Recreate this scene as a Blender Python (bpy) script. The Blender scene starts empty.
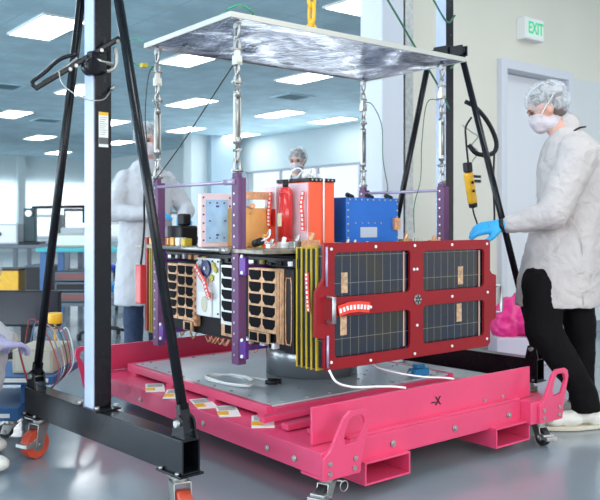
import bpy, bmesh, math, random
from mathutils import Vector, Matrix, Euler
random.seed(7)
R = math.radians
SC = bpy.context.scene
COL = SC.collection

# ------------------------------------------------------------ camera, world, exposure
# Scene axes: x runs along the short side of the trolley, y along its long side.
CAMX, CAMY, CAMZ = -1.8447, -2.1973, 1.06
HEAD = R(-38.49)
cam_d = bpy.data.cameras.new('camera')
cam = bpy.data.objects.new('camera', cam_d)
COL.objects.link(cam)
cam.location = (CAMX, CAMY, CAMZ)
cam.rotation_euler = (R(90), 0, HEAD)
cam_d.sensor_width = 36
cam_d.lens = 47.4
cam_d.shift_y = -28 / 600
cam_d.clip_end = 200
cam_d.dof.use_dof = True
cam_d.dof.focus_distance = 3.4
cam_d.dof.aperture_fstop = 5.0
SC.camera = cam

world = bpy.data.worlds.new('world')
SC.world = world
world.use_nodes = True
bg = world.node_tree.nodes['Background']
bg.inputs[0].default_value = (0.90, 0.95, 1.0, 1)
bg.inputs[1].default_value = 1.15
SC.view_settings.view_transform = 'Standard'
SC.view_settings.look = 'None'
SC.view_settings.gamma = 1
SC.view_settings.use_curve_mapping = False
SC.view_settings.exposure = 0.17
LAMP = 9.0          # strength of the ceiling light diffusers

def area(name, loc, rot, sx, sy, power, col):
    l = bpy.data.lights.new(name, 'AREA'); l.shape = 'RECTANGLE'; l.size = sx; l.size_y = sy
    l.energy = power; l.color = col
    o = bpy.data.objects.new(name, l); COL.objects.link(o)
    o.location = loc; o.rotation_euler = rot
    return o
# left and rear: added fill lights out of view; far and back: window daylight
area('window_daylight_left', (-8.5, 8.0, 1.8), (R(95), 0, R(-90)), 22, 2.6, 1150, (0.74, 0.88, 1.0))
area('window_daylight_far', (5.0, 25.9, 1.7), (R(95), 0, 0), 11.0, 1.55, 130, (0.78, 0.90, 1.0)).data.shape = 'RECTANGLE'
area('window_daylight_back', (10.7, 13.1, 1.71), (R(95), 0, R(90)), 6.0, 1.4, 110, (0.78, 0.90, 1.0))
area('window_daylight_rear', (-0.5, -5.0, 2.4), (R(65), 0, R(0)), 6, 2.2, 170, (1.0, 0.97, 0.93))

def cw(X, Y):
    """survey point (X right of, Y ahead of the tripod) -> scene x, y"""
    c, s = math.cos(HEAD), math.sin(HEAD)
    return CAMX + X * c - Y * s, CAMY + X * s + Y * c

# ------------------------------------------------------------ materials
MATS = {}
def mat(name, col, rough=0.5, metal=0.0, var=0.0, vs=8.0, bump=0.0, bs=40.0, coat=0.0, emit=None, es=0.0, alpha=None, trans=0.0, rvar=0.0, wrinkle=0.0, spec=0.5):
    m = bpy.data.materials.new(name); m.use_nodes = True
    nt = m.node_tree; N = nt.nodes; L = nt.links
    b = N['Principled BSDF']
    b.inputs['Base Color'].default_value = (*col, 1)
    b.inputs['Roughness'].default_value = rough
    b.inputs['Metallic'].default_value = metal; b.inputs['Specular IOR Level'].default_value = spec
    b.inputs['Coat Weight'].default_value = coat
    b.inputs['Transmission Weight'].default_value = trans
    tc = N.new('ShaderNodeTexCoord')
    if var > 0:
        n = N.new('ShaderNodeTexNoise'); n.inputs['Scale'].default_value = vs; n.inputs['Detail'].default_value = 5
        L.new(tc.outputs['Object'], n.inputs['Vector'])
        r = N.new('ShaderNodeValToRGB')
        r.color_ramp.elements[0].position = 0.3; r.color_ramp.elements[1].position = 0.7
        r.color_ramp.elements[0].color = (*[max(0, c * (1 - var)) for c in col], 1)
        r.color_ramp.elements[1].color = (*[min(1, c * (1 + var)) for c in col], 1)
        L.new(n.outputs['Fac'], r.inputs[0]); L.new(r.outputs[0], b.inputs['Base Color'])
        if rvar:
            mr = N.new('ShaderNodeMapRange'); mr.inputs['To Min'].default_value = max(0, rough - rvar); mr.inputs['To Max'].default_value = rough + rvar
            L.new(n.outputs['Fac'], mr.inputs['Value']); L.new(mr.outputs[0], b.inputs['Roughness'])
    if bump > 0:
        n2 = N.new('ShaderNodeTexNoise'); n2.inputs['Scale'].default_value = bs; n2.inputs['Detail'].default_value = 4
        L.new(tc.outputs['Object'], n2.inputs['Vector'])
        if wrinkle:
            n2.inputs['Distortion'].default_value = wrinkle
        bp = N.new('ShaderNodeBump'); bp.inputs['Strength'].default_value = bump; bp.inputs['Distance'].default_value = 0.02
        L.new(n2.outputs['Fac'], bp.inputs['Height']); L.new(bp.outputs[0], b.inputs['Normal'])
    if emit:
        b.inputs['Emission Color'].default_value = (*emit, 1); b.inputs['Emission Strength'].default_value = es
    if alpha is not None:
        b.inputs['Alpha'].default_value = alpha
    MATS[name] = m
    return m

black_paint = mat('black gloss paint', (0.006, 0.007, 0.010), 0.22, 0, 0.3, 12, 0.05, 90, spec=0.28)
black_rubber = mat('black rubber', (0.015, 0.015, 0.017), 0.6)
black_matt = mat('black plastic', (0.010, 0.010, 0.012), 0.42, spec=0.3)
post_side_blue = mat('bluish channel steel', (0.45, 0.52, 0.72), 0.3, 0.0, 0.12, 6)
pink = mat('pink enamel', (0.70, 0.055, 0.150), 0.34, 0, 0.06, 5, 0.02, 60, coat=0.25)
crimson = mat('red anodised frame', (0.27, 0.004, 0.010), 0.3, 0.1, 0.08, 6, spec=0.35)
purple = mat('purple anodised metal', (0.13, 0.045, 0.13), 0.5, 0.1, 0.1, 8)
violet = mat('violet bracket', (0.11, 0.03, 0.24), 0.35, 0.3)
alu = mat('brushed aluminium', (0.56, 0.60, 0.64), 0.30, 0.35, 0.12, 3, 0.02, 60, rvar=0.08)
steel = mat('zinc steel', (0.40, 0.40, 0.38), 0.35, 0.8, 0.15, 30)
galv = mat('galvanised steel', (0.46, 0.47, 0.46), 0.35, 0.8, 0.2, 30)
gold = mat('gold iridite', (0.56, 0.32, 0.17), 0.36, 0.45, 0.3, 35)
goldfoil = mat('amber foil', (0.74, 0.40, 0.13), 0.4, 0.35, 0.12, 10, 0.15, 25)
cellmat = mat('black cell', (0.003, 0.004, 0.006), 0.5, 0, 0.3, 20, spec=0.06)
white_p = mat('white paint', (0.80, 0.80, 0.80), 0.45)
pinkwhite = mat('pinkish white lacquer', (0.80, 0.62, 0.66), 0.4, 0, 0.06, 6)
paleblue = mat('pale blue radiator', (0.34, 0.55, 0.78), 0.35, 0, 0.15, 18)
red_p = mat('red canister paint', (0.62, 0.02, 0.02), 0.28, coat=0.4)
orange_p = mat('orange red lacquer', (0.85, 0.10, 0.035), 0.38, 0, 0.05, 6)
blue_p = mat('blue anodised box', (0.01, 0.13, 0.52), 0.32, 0.2, 0.08, 8)
yellow_p = mat('yellow paint', (0.90, 0.48, 0.02), 0.38, 0, 0.06, 20)
yellow_edge = mat('yellow edge tape', (0.58, 0.42, 0.03), 0.4, 0, 0.1, 30)
red_ur = mat('red urethane tread', (0.58, 0.075, 0.035), 0.42, 0, 0.15, 20)
wire_white = mat('white cable', (0.80, 0.80, 0.78), 0.4)
wire_green = mat('dark green cable', (0.02, 0.12, 0.07), 0.45)
wire_black = mat('black cable', (0.015, 0.02, 0.02), 0.4)
wire_red = mat('maroon cable', (0.35, 0.04, 0.05), 0.4)
wire_blue = mat('blue cable', (0.15, 0.25, 0.45), 0.4)
copper = mat('copper harness', (0.60, 0.30, 0.16), 0.5, 0.2, 0.3, 60)
blue_cart = mat('blue cart enamel', (0.03, 0.12, 0.30), 0.4, 0, 0.08, 5)
teal_top = mat('teal bench mat', (0.05, 0.42, 0.46), 0.45)
bench_grey = mat('grey bench', (0.12, 0.14, 0.17), 0.5)
beige_box = mat('beige instrument casing', (0.55, 0.50, 0.40), 0.5)
glove_blue = mat('blue nitrile glove', (0.03, 0.36, 0.72), 0.4, 0, 0.06, 30, 0.2, 60)
skin = mat('skin', (0.62, 0.33, 0.25), 0.5, 0, 0.08, 12)
hairm = mat('grey brown hair', (0.13, 0.10, 0.09), 0.6, 0, 0.4, 40, 0.4, 120)
coatm = mat('white cleanroom coat', (0.50, 0.455, 0.445), 0.8, 0, 0.04, 5, 0.9, 9, wrinkle=1.6)
coatb = mat('white coverall', (0.54, 0.55, 0.58), 0.75, 0, 0.04, 5, 0.6, 8, wrinkle=1.2)
maskm = mat('face mask cloth', (0.60, 0.53, 0.56), 0.8, 0, 0.06, 20, 0.5, 25)
trouser = mat('black trousers', (0.006, 0.005, 0.006), 0.95, 0, 0.2, 10, 0.4, 12, spec=0.15)
jeans = mat('dark blue jeans', (0.025, 0.045, 0.10), 0.8, 0, 0.25, 30)
shoe_w = mat('white shoe cover', (0.72, 0.70, 0.64), 0.65, 0, 0.06, 20, 0.3, 30)
shoe_s = mat('shoe sole', (0.62, 0.57, 0.46), 0.7)
magenta = mat('magenta film', (0.85, 0.03, 0.25), 0.35, 0, 0.15, 10, 0.6, 12)
paper = mat('white paper', (0.84, 0.84, 0.80), 0.6)
green_e = mat('green sign lettering', (0.02, 0.5, 0.2), 0.5, emit=(0.03, 0.75, 0.30), es=0.3)
signm = mat('exit sign face', (0.80, 0.86, 0.82), 0.4)
doorm = mat('door paint', (0.70, 0.72, 0.76), 0.5)
framem = mat('door frame paint', (0.62, 0.64, 0.70), 0.45)

# hair net: see-through pleated mesh
def net_mat():
    m = bpy.data.materials.new('hair net'); m.use_nodes = True
    nt = m.node_tree; N = nt.nodes; L = nt.links; b = N['Principled BSDF']
    b.inputs['Base Color'].default_value = (0.78, 0.82, 0.86, 1); b.inputs['Roughness'].default_value = 0.6
    tc = N.new('ShaderNodeTexCoord'); w = N.new('ShaderNodeTexNoise'); w.inputs['Scale'].default_value = 22; w.inputs['Distortion'].default_value = 2
    L.new(tc.outputs['Object'], w.inputs['Vector'])
    r = N.new('ShaderNodeMapRange'); r.inputs['From Min'].default_value = 0.35; r.inputs['From Max'].default_value = 0.62
    r.inputs['To Min'].default_value = 0.15; r.inputs['To Max'].default_value = 0.45
    L.new(w.outputs['Fac'], r.inputs['Value']); L.new(r.outputs[0], b.inputs['Alpha'])
    bp = N.new('ShaderNodeBump'); bp.inputs['Strength'].default_value = 0.4; bp.inputs['Distance'].default_value = 0.01
    L.new(w.outputs['Fac'], bp.inputs['Height']); L.new(bp.outputs[0], b.inputs['Normal'])
    return m
netm = net_mat()

def foil_mat():
    """crinkled mirror film under the spreader plate"""
    m = bpy.data.materials.new('crinkled mirror film'); m.use_nodes = True
    nt = m.node_tree; N = nt.nodes; L = nt.links; b = N['Principled BSDF']
    b.inputs['Metallic'].default_value = 1; b.inputs['Roughness'].default_value = 0.16
    b.inputs['Base Color'].default_value = (0.80, 0.80, 0.84, 1)
    tc = N.new('ShaderNodeTexCoord')
    n = N.new('ShaderNodeTexNoise'); n.inputs['Scale'].default_value = 5; n.inputs['Detail'].default_value = 6; n.inputs['Distortion'].default_value = 1.5
    v = N.new('ShaderNodeTexVoronoi'); v.inputs['Scale'].default_value = 9
    L.new(tc.outputs['Object'], n.inputs['Vector']); L.new(n.outputs['Color'], v.inputs['Vector'])
    a = N.new('ShaderNodeMath'); a.operation = 'ADD'
    L.new(n.outputs['Fac'], a.inputs[0]); L.new(v.outputs['Distance'], a.inputs[1])
    bp = N.new('ShaderNodeBump'); bp.inputs['Strength'].default_value = 1.0; bp.inputs['Distance'].default_value = 0.12
    cr = N.new('ShaderNodeValToRGB'); e = cr.color_ramp.elements  # bright and dark reflections are painted into the film colour
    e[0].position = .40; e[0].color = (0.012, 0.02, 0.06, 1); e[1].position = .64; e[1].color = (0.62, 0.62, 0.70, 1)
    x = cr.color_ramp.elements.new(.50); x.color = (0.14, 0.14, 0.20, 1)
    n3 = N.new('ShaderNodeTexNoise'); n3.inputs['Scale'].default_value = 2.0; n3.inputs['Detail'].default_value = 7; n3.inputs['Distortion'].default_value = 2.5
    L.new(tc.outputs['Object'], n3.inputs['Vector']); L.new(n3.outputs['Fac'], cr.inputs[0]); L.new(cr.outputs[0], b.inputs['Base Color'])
    L.new(a.outputs[0], bp.inputs['Height']); L.new(bp.outputs[0], b.inputs['Normal'])
    return m
foil = foil_mat()

def grid_mat(name, col, line, sx, sy, w, rough, axes=(0, 1), metal=0.0, bands=None):
    """surface with thin regular lines; used for ceiling tiles and solar cells"""
    m = bpy.data.materials.new(name); m.use_nodes = True
    nt = m.node_tree; N = nt.nodes; L = nt.links; b = N['Principled BSDF']
    b.inputs['Roughness'].default_value = rough; b.inputs['Metallic'].default_value = metal
    tc = N.new('ShaderNodeTexCoord'); sp = N.new('ShaderNodeSeparateXYZ'); L.new(tc.outputs['Object'], sp.inputs[0])
    outs = []
    for ax, s in zip(axes, (sx, sy)):
        d = N.new('ShaderNodeMath'); d.operation = 'DIVIDE'; d.inputs[1].default_value = s
        f = N.new('ShaderNodeMath'); f.operation = 'FRACT'
        c = N.new('ShaderNodeMath'); c.operation = 'LESS_THAN'; c.inputs[1].default_value = w / s
        L.new(sp.outputs[ax], d.inputs[0]); L.new(d.outputs[0], f.inputs[0]); L.new(f.outputs[0], c.inputs[0]); outs.append(c)
    mx = N.new('ShaderNodeMath'); mx.operation = 'MAXIMUM'; L.new(outs[0].outputs[0], mx.inputs[0]); L.new(outs[1].outputs[0], mx.inputs[1])
    n = N.new('ShaderNodeTexNoise'); n.inputs['Scale'].default_value = 2.5; L.new(tc.outputs['Object'], n.inputs['Vector'])
    r = N.new('ShaderNodeValToRGB'); r.color_ramp.elements[0].position = .35; r.color_ramp.elements[1].position = .65
    r.color_ramp.elements[0].color = (*[c * .9 for c in col], 1); r.color_ramp.elements[1].color = (*[c * 1.1 for c in col], 1)
    if bands:
        r.color_ramp.elements[0].color = (*bands[0], 1); r.color_ramp.elements[1].color = (*bands[1], 1)
        n.inputs['Scale'].default_value = 6
    L.new(n.outputs['Fac'], r.inputs[0])
    mi = N.new('ShaderNodeMix'); mi.data_type = 'RGBA'
    L.new(mx.outputs[0], mi.inputs['Factor']); L.new(r.outputs[0], mi.inputs['A']); mi.inputs['B'].default_value = (*line, 1)
    L.new(mi.outputs['Result'], b.inputs['Base Color'])
    return m
ceilm = grid_mat('ceiling tiles', (0.54, 0.73, 0.80), (0.48, 0.65, 0.71), 0.61, 0.61, 0.02, 0.8)
solar = grid_mat('solar cells', (0.03, 0.035, 0.04), (0.20, 0.19, 0.16), 0.047, 0.115, 0.002, 0.2, axes=(0, 2), bands=((0.006, 0.014, 0.035), (0.022, 0.021, 0.016)))
wall_w = mat('warm white wall', (0.70, 0.68, 0.60), 0.8, 0, 0.02, 1.5, 0.03, 60)
wall_c = mat('cool white wall', (0.60, 0.68, 0.70), 0.8, 0, 0.02, 1.5)
panel_w = mat('grey white wall panel', (0.62, 0.65, 0.66), 0.5)
colm = mat('column paint', (0.66, 0.70, 0.78), 0.5)

def floor_mat():
    m = bpy.data.materials.new('epoxy floor'); m.use_nodes = True
    nt = m.node_tree; N = nt.nodes; L = nt.links; b = N['Principled BSDF']
    tc = N.new('ShaderNodeTexCoord'); n = N.new('ShaderNodeTexNoise'); n.inputs['Scale'].default_value = 1.2; n.inputs['Detail'].default_value = 5
    L.new(tc.outputs['Object'], n.inputs['Vector'])
    r = N.new('ShaderNodeValToRGB'); r.color_ramp.elements[0].color = (0.20, 0.24, 0.27, 1); r.color_ramp.elements[1].color = (0.27, 0.31, 0.34, 1)
    L.new(n.outputs['Fac'], r.inputs[0]); L.new(r.outputs[0], b.inputs['Base Color'])
    mr = N.new('ShaderNodeMapRange'); mr.inputs['To Min'].default_value = 0.10; mr.inputs['To Max'].default_value = 0.24
    L.new(n.outputs['Fac'], mr.inputs['Value']); L.new(mr.outputs[0], b.inputs['Roughness'])
    n2 = N.new('ShaderNodeTexNoise'); n2.inputs['Scale'].default_value = 6; L.new(tc.outputs['Object'], n2.inputs['Vector'])
    bp = N.new('ShaderNodeBump'); bp.inputs['Strength'].default_value = 0.06; bp.inputs['Distance'].default_value = 0.02
    L.new(n2.outputs['Fac'], bp.inputs['Height']); L.new(bp.outputs[0], b.inputs['Normal'])
    b.inputs['Coat Weight'].default_value = 0.3; b.inputs['Coat Roughness'].default_value = 0.1
    return m
floorm = floor_mat()
lampm = mat('light diffuser', (0.9, 0.9, 0.9), 0.5, emit=(0.95, 0.98, 1.0), es=LAMP)

# ------------------------------------------------------------ mesh helpers
class P:
    def __init__(s): s.bm = bmesh.new(); s.mi = 0
    def _fin(s, vs, smooth=False):
        fs = set()
        for v in vs:
            for f in v.link_faces: fs.add(f)
        for f in fs: f.material_index = s.mi; f.smooth = smooth
        return s
    def box(s, x0, x1, y0, y1, z0, z1, M=None):
        r = bmesh.ops.create_cube(s.bm, size=1)['verts']
        for v in r:
            v.co = Vector((x0 + (v.co.x + .5) * (x1 - x0), y0 + (v.co.y + .5) * (y1 - y0), z0 + (v.co.z + .5) * (z1 - z0)))
            if M: v.co = M @ v.co
        return s._fin(r)
    def cyl(s, a, b, r1, r2=None, seg=16):
        a = Vector(a); b = Vector(b); r2 = r1 if r2 is None else r2
        d = b - a
        q = d.to_track_quat('Z', 'Y').to_matrix().to_4x4()
        M = Matrix.Translation((a + b) / 2) @ q
        r = bmesh.ops.create_cone(s.bm, cap_ends=True, segments=seg, radius1=r1, radius2=r2, depth=d.length, matrix=M)['verts']
        s._fin(r, True)
        for v in r:
            for f in v.link_faces:
                if len(f.verts) > 4: f.smooth = False
        return s
    def ell(s, c, rad, M=None, seg=16):
        m = Matrix.Translation(c) @ (M or Matrix()) @ Matrix.Diagonal((*rad, 1))
        r = bmesh.ops.create_uvsphere(s.bm, u_segments=seg, v_segments=max(6, seg // 2), radius=1, matrix=m)['verts']
        return s._fin(r, True)
    def cap(s, a, b, r1, r2=None):
        r2 = r1 if r2 is None else r2
        s.cyl(a, b, r1, r2, 14); s.ell(a, (r1,) * 3, seg=14); s.ell(b, (r2,) * 3, seg=14); return s
    def prism(s, pts, axis, a, b):
        """polygon pts in the plane across axis, extruded from a to b"""
        def co(p, t):
            return {'x': (t, p[0], p[1]), 'y': (p[0], t, p[1]), 'z': (p[0], p[1], t)}[axis]
        v0 = [s.bm.verts.new(co(p, a)) for p in pts]; v1 = [s.bm.verts.new(co(p, b)) for p in pts]
        n = len(pts)
        fs = [s.bm.faces.new(v0), s.bm.faces.new(v1[::-1])]
        for i in range(n):
            fs.append(s.bm.faces.new((v0[i], v1[i], v1[(i + 1) % n], v0[(i + 1) % n])))
        for f in fs: f.material_index = s.mi
        return s
    def ringprism(s, outer, inners, axis, a, b):
        """plate with holes: outer and inner outlines, filled and extruded"""
        def co(p, t):
            return {'x': (t, p[0], p[1]), 'y': (p[0], t, p[1]), 'z': (p[0], p[1], t)}[axis]
        for t in (a, b):
            es = []
            for loop in [outer] + inners:
                vs = [s.bm.verts.new(co(p, t)) for p in loop]
                for i in range(len(vs)): es.append(s.bm.edges.new((vs[i], vs[(i + 1) % len(vs)])))
            r = bmesh.ops.triangle_fill(s.bm, use_beauty=True, use_dissolve=False, edges=es)
            for g in r['geom']:
                if isinstance(g, bmesh.types.BMFace): g.material_index = s.mi
            if t == a: ea = es
            else: eb = es
        for e0, e1 in zip(ea, eb):
            v = [e0.verts[0], e0.verts[1], e1.verts[1], e1.verts[0]]
            try:
                f = s.bm.faces.new(v); f.material_index = s.mi
            except ValueError: pass
        return s
    def tube(s, pts, r, seg=8, closed=False, sub=4):
        pts = [Vector(p) for p in pts]
        n = len(pts)
        if sub > 1:   # catmull-rom
            out = []
            rng = n if closed else n - 1
            for i in range(rng):
                p0 = pts[(i - 1) % n] if (closed or i > 0) else pts[0] * 2 - pts[1]
                p1 = pts[i]; p2 = pts[(i + 1) % n]
                p3 = pts[(i + 2) % n] if (closed or i + 2 < n) else p2 * 2 - p1
                for k in range(sub):
                    t = k / sub
                    out.append(0.5 * ((2 * p1) + (p2 - p0) * t + (2 * p0 - 5 * p1 + 4 * p2 - p3) * t * t + (3 * p1 - p0 - 3 * p2 + p3) * t ** 3))
            if not closed: out.append(pts[-1])
            pts = out
        n = len(pts); rings = []
        up = Vector((0.13, 0.27, 0.95))
        for i, p in enumerate(pts):
            if closed: d = pts[(i + 1) % n] - pts[i - 1]
            else: d = pts[min(i + 1, n - 1)] - pts[max(i - 1, 0)]
            if d.length < 1e-9: d = Vector((0, 0, 1))
            d.normalize()
            a = up - d * up.dot(d)
            if a.length < 0.05: a = Vector((1, 0, 0)) - d * d.x
            a.normalize(); b = d.cross(a); up = a
            rings.append([s.bm.verts.new(p + (a * math.cos(t) + b * math.sin(t)) * r) for t in [2 * math.pi * k / seg for k in range(seg)]])
        rr = range(n if closed else n - 1)
        for i in rr:
            A = rings[i]; B = rings[(i + 1) % n]
            for k in range(seg):
                f = s.bm.faces.new((A[k], A[(k + 1) % seg], B[(k + 1) % seg], B[k])); f.smooth = True; f.material_index = s.mi
        if not closed:
            f = s.bm.faces.new(rings[0][::-1]); f.material_index = s.mi
            f = s.bm.faces.new(rings[-1]); f.material_index = s.mi
        return s
    def loft(s, rings, seg=24):
        """rings of (cx, cy, z, rx, ry)"""
        L = []
        for (cx, cy, z, rx, ry) in rings:
            L.append([s.bm.verts.new((cx + rx * math.cos(t), cy + ry * math.sin(t), z)) for t in [2 * math.pi * k / seg for k in range(seg)]])
        for A, B in zip(L, L[1:]):
            for k in range(seg):
                f = s.bm.faces.new((A[k], A[(k + 1) % seg], B[(k + 1) % seg], B[k])); f.smooth = True; f.material_index = s.mi
        s.bm.faces.new(L[0][::-1]); s.bm.faces.new(L[-1])
        return s
    def torus(s, c, Rr, r, axis='y', seg=20):
        pts = []
        for k in range(seg):
            t = 2 * math.pi * k / seg; a, b = Rr * math.cos(t), Rr * math.sin(t)
            pts.append(Vector(c) + Vector({'x': (0, a, b), 'y': (a, 0, b), 'z': (a, b, 0)}[axis]))
        return s.tube(pts, r, 8, True, 1)

def rrect(x0, x1, y0, y1, r, n=4):
    out = []
    for cx, cy, a0 in ((x1 - r, y1 - r, 0), (x0 + r, y1 - r, 90), (x0 + r, y0 + r, 180), (x1 - r, y0 + r, 270)):
        for k in range(n + 1):
            t = R(a0 + 90 * k / n); out.append((cx + r * math.cos(t), cy + r * math.sin(t)))
    return out

def obj(name, p, m, parent=None, bevel=0.0, loc=None, rot=None):
    bm = p.bm
    bmesh.ops.recalc_face_normals(bm, faces=bm.faces[:])
    me = bpy.data.meshes.new(name); bm.to_mesh(me); bm.free()
    for k in (m if isinstance(m, (list, tuple)) else [m]): me.materials.append(k)
    o = bpy.data.objects.new(name, me); COL.objects.link(o)
    if parent: o.parent = parent
    if loc: o.location = loc
    if rot: o.rotation_euler = rot
    if bevel:
        b = o.modifiers.new('bevel', 'BEVEL'); b.width = bevel; b.segments = 2; b.limit_method = 'ANGLE'; b.angle_limit = R(40)
    return o

def objs(name, p, m, parent=None, bevel=0.0):
    """the same, but every separate piece becomes an object of its own"""
    bm = p.bm; bm.verts.ensure_lookup_table(); seen = set(); res = []
    for v in bm.verts:
        if v in seen: continue
        st = [v]; comp = []; seen.add(v)
        while st:
            c = st.pop(); comp.append(c)
            for e in c.link_edges:
                o = e.other_vert(c)
                if o not in seen: seen.add(o); st.append(o)
        res.append(comp)
    out = []
    for comp in res:
        q = P(); mp = {c: q.bm.verts.new(c.co) for c in comp}; fs = set(f for c in comp for f in c.link_faces)
        for f in fs:
            n = q.bm.faces.new([mp[c] for c in f.verts]); n.smooth = f.smooth
        out.append(obj(name, q, m, parent, bevel))
    bm.free()
    return out

def tag(o, label, cat=None, group=None, kind=None):
    if label: o['label'] = label
    if cat: o['category'] = cat
    if group: o['group'] = group
    if kind: o['kind'] = kind
    return o
def thing(name, label, cat, loc=(0, 0, 0), rz=0, group=None):
    o = bpy.data.objects.new(name, None); COL.objects.link(o); o.empty_display_size = 0.1
    o.location = loc; o.rotation_euler = (0, 0, rz)
    return tag(o, label, cat, group)
def struct(name, p, m, parent=None, bevel=0):
    o = obj(name, p, m, parent, bevel)
    if not parent: o['kind'] = 'structure'
    return o
def dup(o, parent=None):
    c = o.copy(); COL.objects.link(c)
    if parent: c.parent = parent
    for ch in list(o.children): dup(ch, c)
    return c
def text_part(name, s, size, m, parent, loc, rot, depth=0.001, label=None, sx=1.0):
    cu = bpy.data.curves.new(name, 'FONT'); cu.body = s; cu.size = size; cu.extrude = depth; cu.align_x = 'CENTER'; cu.align_y = 'CENTER'
    cu.offset = size * 0.02
    t = bpy.data.objects.new(name, cu); COL.objects.link(t)
    dg = bpy.context.evaluated_depsgraph_get(); me = bpy.data.meshes.new_from_object(t.evaluated_get(dg))
    bpy.data.objects.remove(t)
    me.materials.clear(); me.materials.append(m)
    o = bpy.data.objects.new(name, me); COL.objects.link(o); o.parent = parent; o.location = loc; o.rotation_euler = rot; o.scale = (sx, 1, 1)
    return o

def organic(name, p, m, parent, voxel=0.01, smooth=6, disp=0.0, dscale=0.1, M=None):
    """fuse overlapping volumes into one continuous skin"""
    bm = p.bm; bmesh.ops.recalc_face_normals(bm, faces=bm.faces[:])
    me = bpy.data.meshes.new(name); bm.to_mesh(me); bm.free()
    t = bpy.data.objects.new(name, me); COL.objects.link(t)
    r = t.modifiers.new('r', 'REMESH'); r.mode = 'VOXEL'; r.voxel_size = voxel
    if smooth:
        sm = t.modifiers.new('s', 'SMOOTH'); sm.iterations = smooth; sm.factor = 0.5
    if disp:
        tx = bpy.data.textures.new(name, 'CLOUDS'); tx.noise_scale = dscale; tx.noise_depth = 2
        d = t.modifiers.new('d', 'DISPLACE'); d.texture = tx; d.strength = disp; d.mid_level = 0.5
    dg = bpy.context.evaluated_depsgraph_get(); me2 = bpy.data.meshes.new_from_object(t.evaluated_get(dg))
    bpy.data.objects.remove(t)
    for f in me2.polygons: f.use_smooth = True
    me2.materials.clear(); me2.materials.append(m)
    o = bpy.data.objects.new(name, me2); COL.objects.link(o); o.parent = parent
    return o

# ------------------------------------------------------------ the room
HC = 3.4
struct('floor', P().box(-9, 11.2, -7, 26.4, -0.1, 0), floorm)
struct('ceiling', P().box(-9, 11.2, -7, 26.4, HC, HC + 0.1), ceilm)
# far wall on the right-hand side of the hall (x = 10.8) with a window strip
def wall_x(x, t, y0, y1, z1, holes):
    p = P(); cur = y0
    for (a, b, c, d) in sorted(holes):
        p.box(x, x + t, cur, a, 0, z1); p.box(x, x + t, a, b, 0, c); p.box(x, x + t, a, b, d, z1); cur = b
    p.box(x, x + t, cur, y1, 0, z1); return p
def wall_y(y, t, x0, x1, z1, holes):
    p = P(); cur = x0
    for (a, b, c, d) in sorted(holes):
        p.box(cur, a, y, y + t, 0, z1)
        if c > 0: p.box(a, b, y, y + t, 0, c)
        p.box(a, b, y, y + t, d, z1); cur = b
    p.box(cur, x1, y, y + t, 0, z1); return p
struct('wall_back', wall_x(10.8, 0.3, 2.0, 26.3, HC, [(10.0, 16.2, 0.95, 2.47)]), wall_c)
struct('wall_left', wall_y(26.0, 0.3, -9, 11.1, HC, [(8.45, 10.45, 0.9, 2.5), (1.0, 3.0, 0.9, 2.5), (4.6, 6.6, 0.9, 2.5)]), wall_c)
glass = mat('window glass', (0.9, 0.95, 1.0), 0.02, trans=1.0)
def window(n, axis, c0, c1, z0, z1, at, muls):
    p = P(); w = 0.05
    def b(a0, a1, q0, q1, d0=0.0, d1=0.08):
        if axis == 'x': p.box(at + d0, at + d1, a0, a1, q0, q1)
        else: p.box(a0, a1, at + d0, at + d1, q0, q1)
    b(c0, c1, z0, z0 + w); b(c0, c1, z1 - w, z1); b(c0, c0 + w, z0 + w, z1 - w); b(c1 - w, c1, z0 + w, z1 - w)
    for k in range(1, muls): 
        c = c0 + (c1 - c0) * k / muls; b(c - .03, c + .03, z0 + w, z1 - w)
    o = struct('window_%d' % n, p, framem)
    q = P()
    if axis == 'x': q.box(at + .035, at + .045, c0 + w, c1 - w, z0 + w, z1 - w)
    else: q.box(c0 + w, c1 - w, at + .035, at + .045, z0 + w, z1 - w)
    obj('pane', q, glass, o)
window(1, 'x', 10.0, 16.2, 0.95, 2.47, 10.85, 4)
window(2, 'y', 8.45, 10.45, 0.9, 2.5, 26.05, 2)
window(3, 'y', 1.0, 3.0, 0.9, 2.5, 26.05, 2)
window(4, 'y', 4.6, 6.6, 0.9, 2.5, 26.05, 2)
# partition with the door and the exit sign (y = 2.03)
struct('wall_right', wall_y(2.05, 0.14, 2.50, 11.0, HC, [(3.76, 4.70, 0, 2.40)]), wall_w)
struct('trim_1', P().box(2.27, 2.50, 2.0, 2.24, 0, HC), colm, bevel=0.01)
tr = P()
tr.box(2.515, 2.60, 2.0, 2.05, 0, HC)
struct('trim_2', tr, galv)
struct('trim_3', P().box(4.79, 8.5, 2.035, 2.05, 0, 2.42), panel_w)
struct('baseboard_right', P().box(2.6, 3.6, 2.03, 2.05, 0, 0.10).box(4.79, 8.5, 2.02, 2.035, 0, 0.10), mat('grey baseboard', (0.25, 0.28, 0.33), 0.5))
fr = P(); fr.box(3.69, 3.77, 2.0, 2.2, 0, 2.46).box(4.69, 4.77, 2.0, 2.2, 0, 2.46).box(3.77, 4.69, 2.0, 2.2, 2.38, 2.46)
struct('trim_4', fr, framem, bevel=0.004)
dd = struct('door_1', P().box(3.78, 4.68, 2.14, 2.18, 0.01, 2.375), doorm, bevel=0.003)
hd = P(); hd.cyl((3.86, 2.14, 1.0), (3.86, 2.08, 1.0), 0.012).cyl((3.86, 2.085, 1.0), (3.98, 2.085, 1.0), 0.010)
obj('door_handle', hd, steel, dd)
struct('trim_5', P().box(9.5, 10.3, 15.9, 16.7, 0, HC), mat('blue grey pillar', (0.28, 0.38, 0.44), 0.6))
struct('trim_6', P().box(9.0, 9.5, 16.1, 16.5, 0, HC), wall_c)
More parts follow.
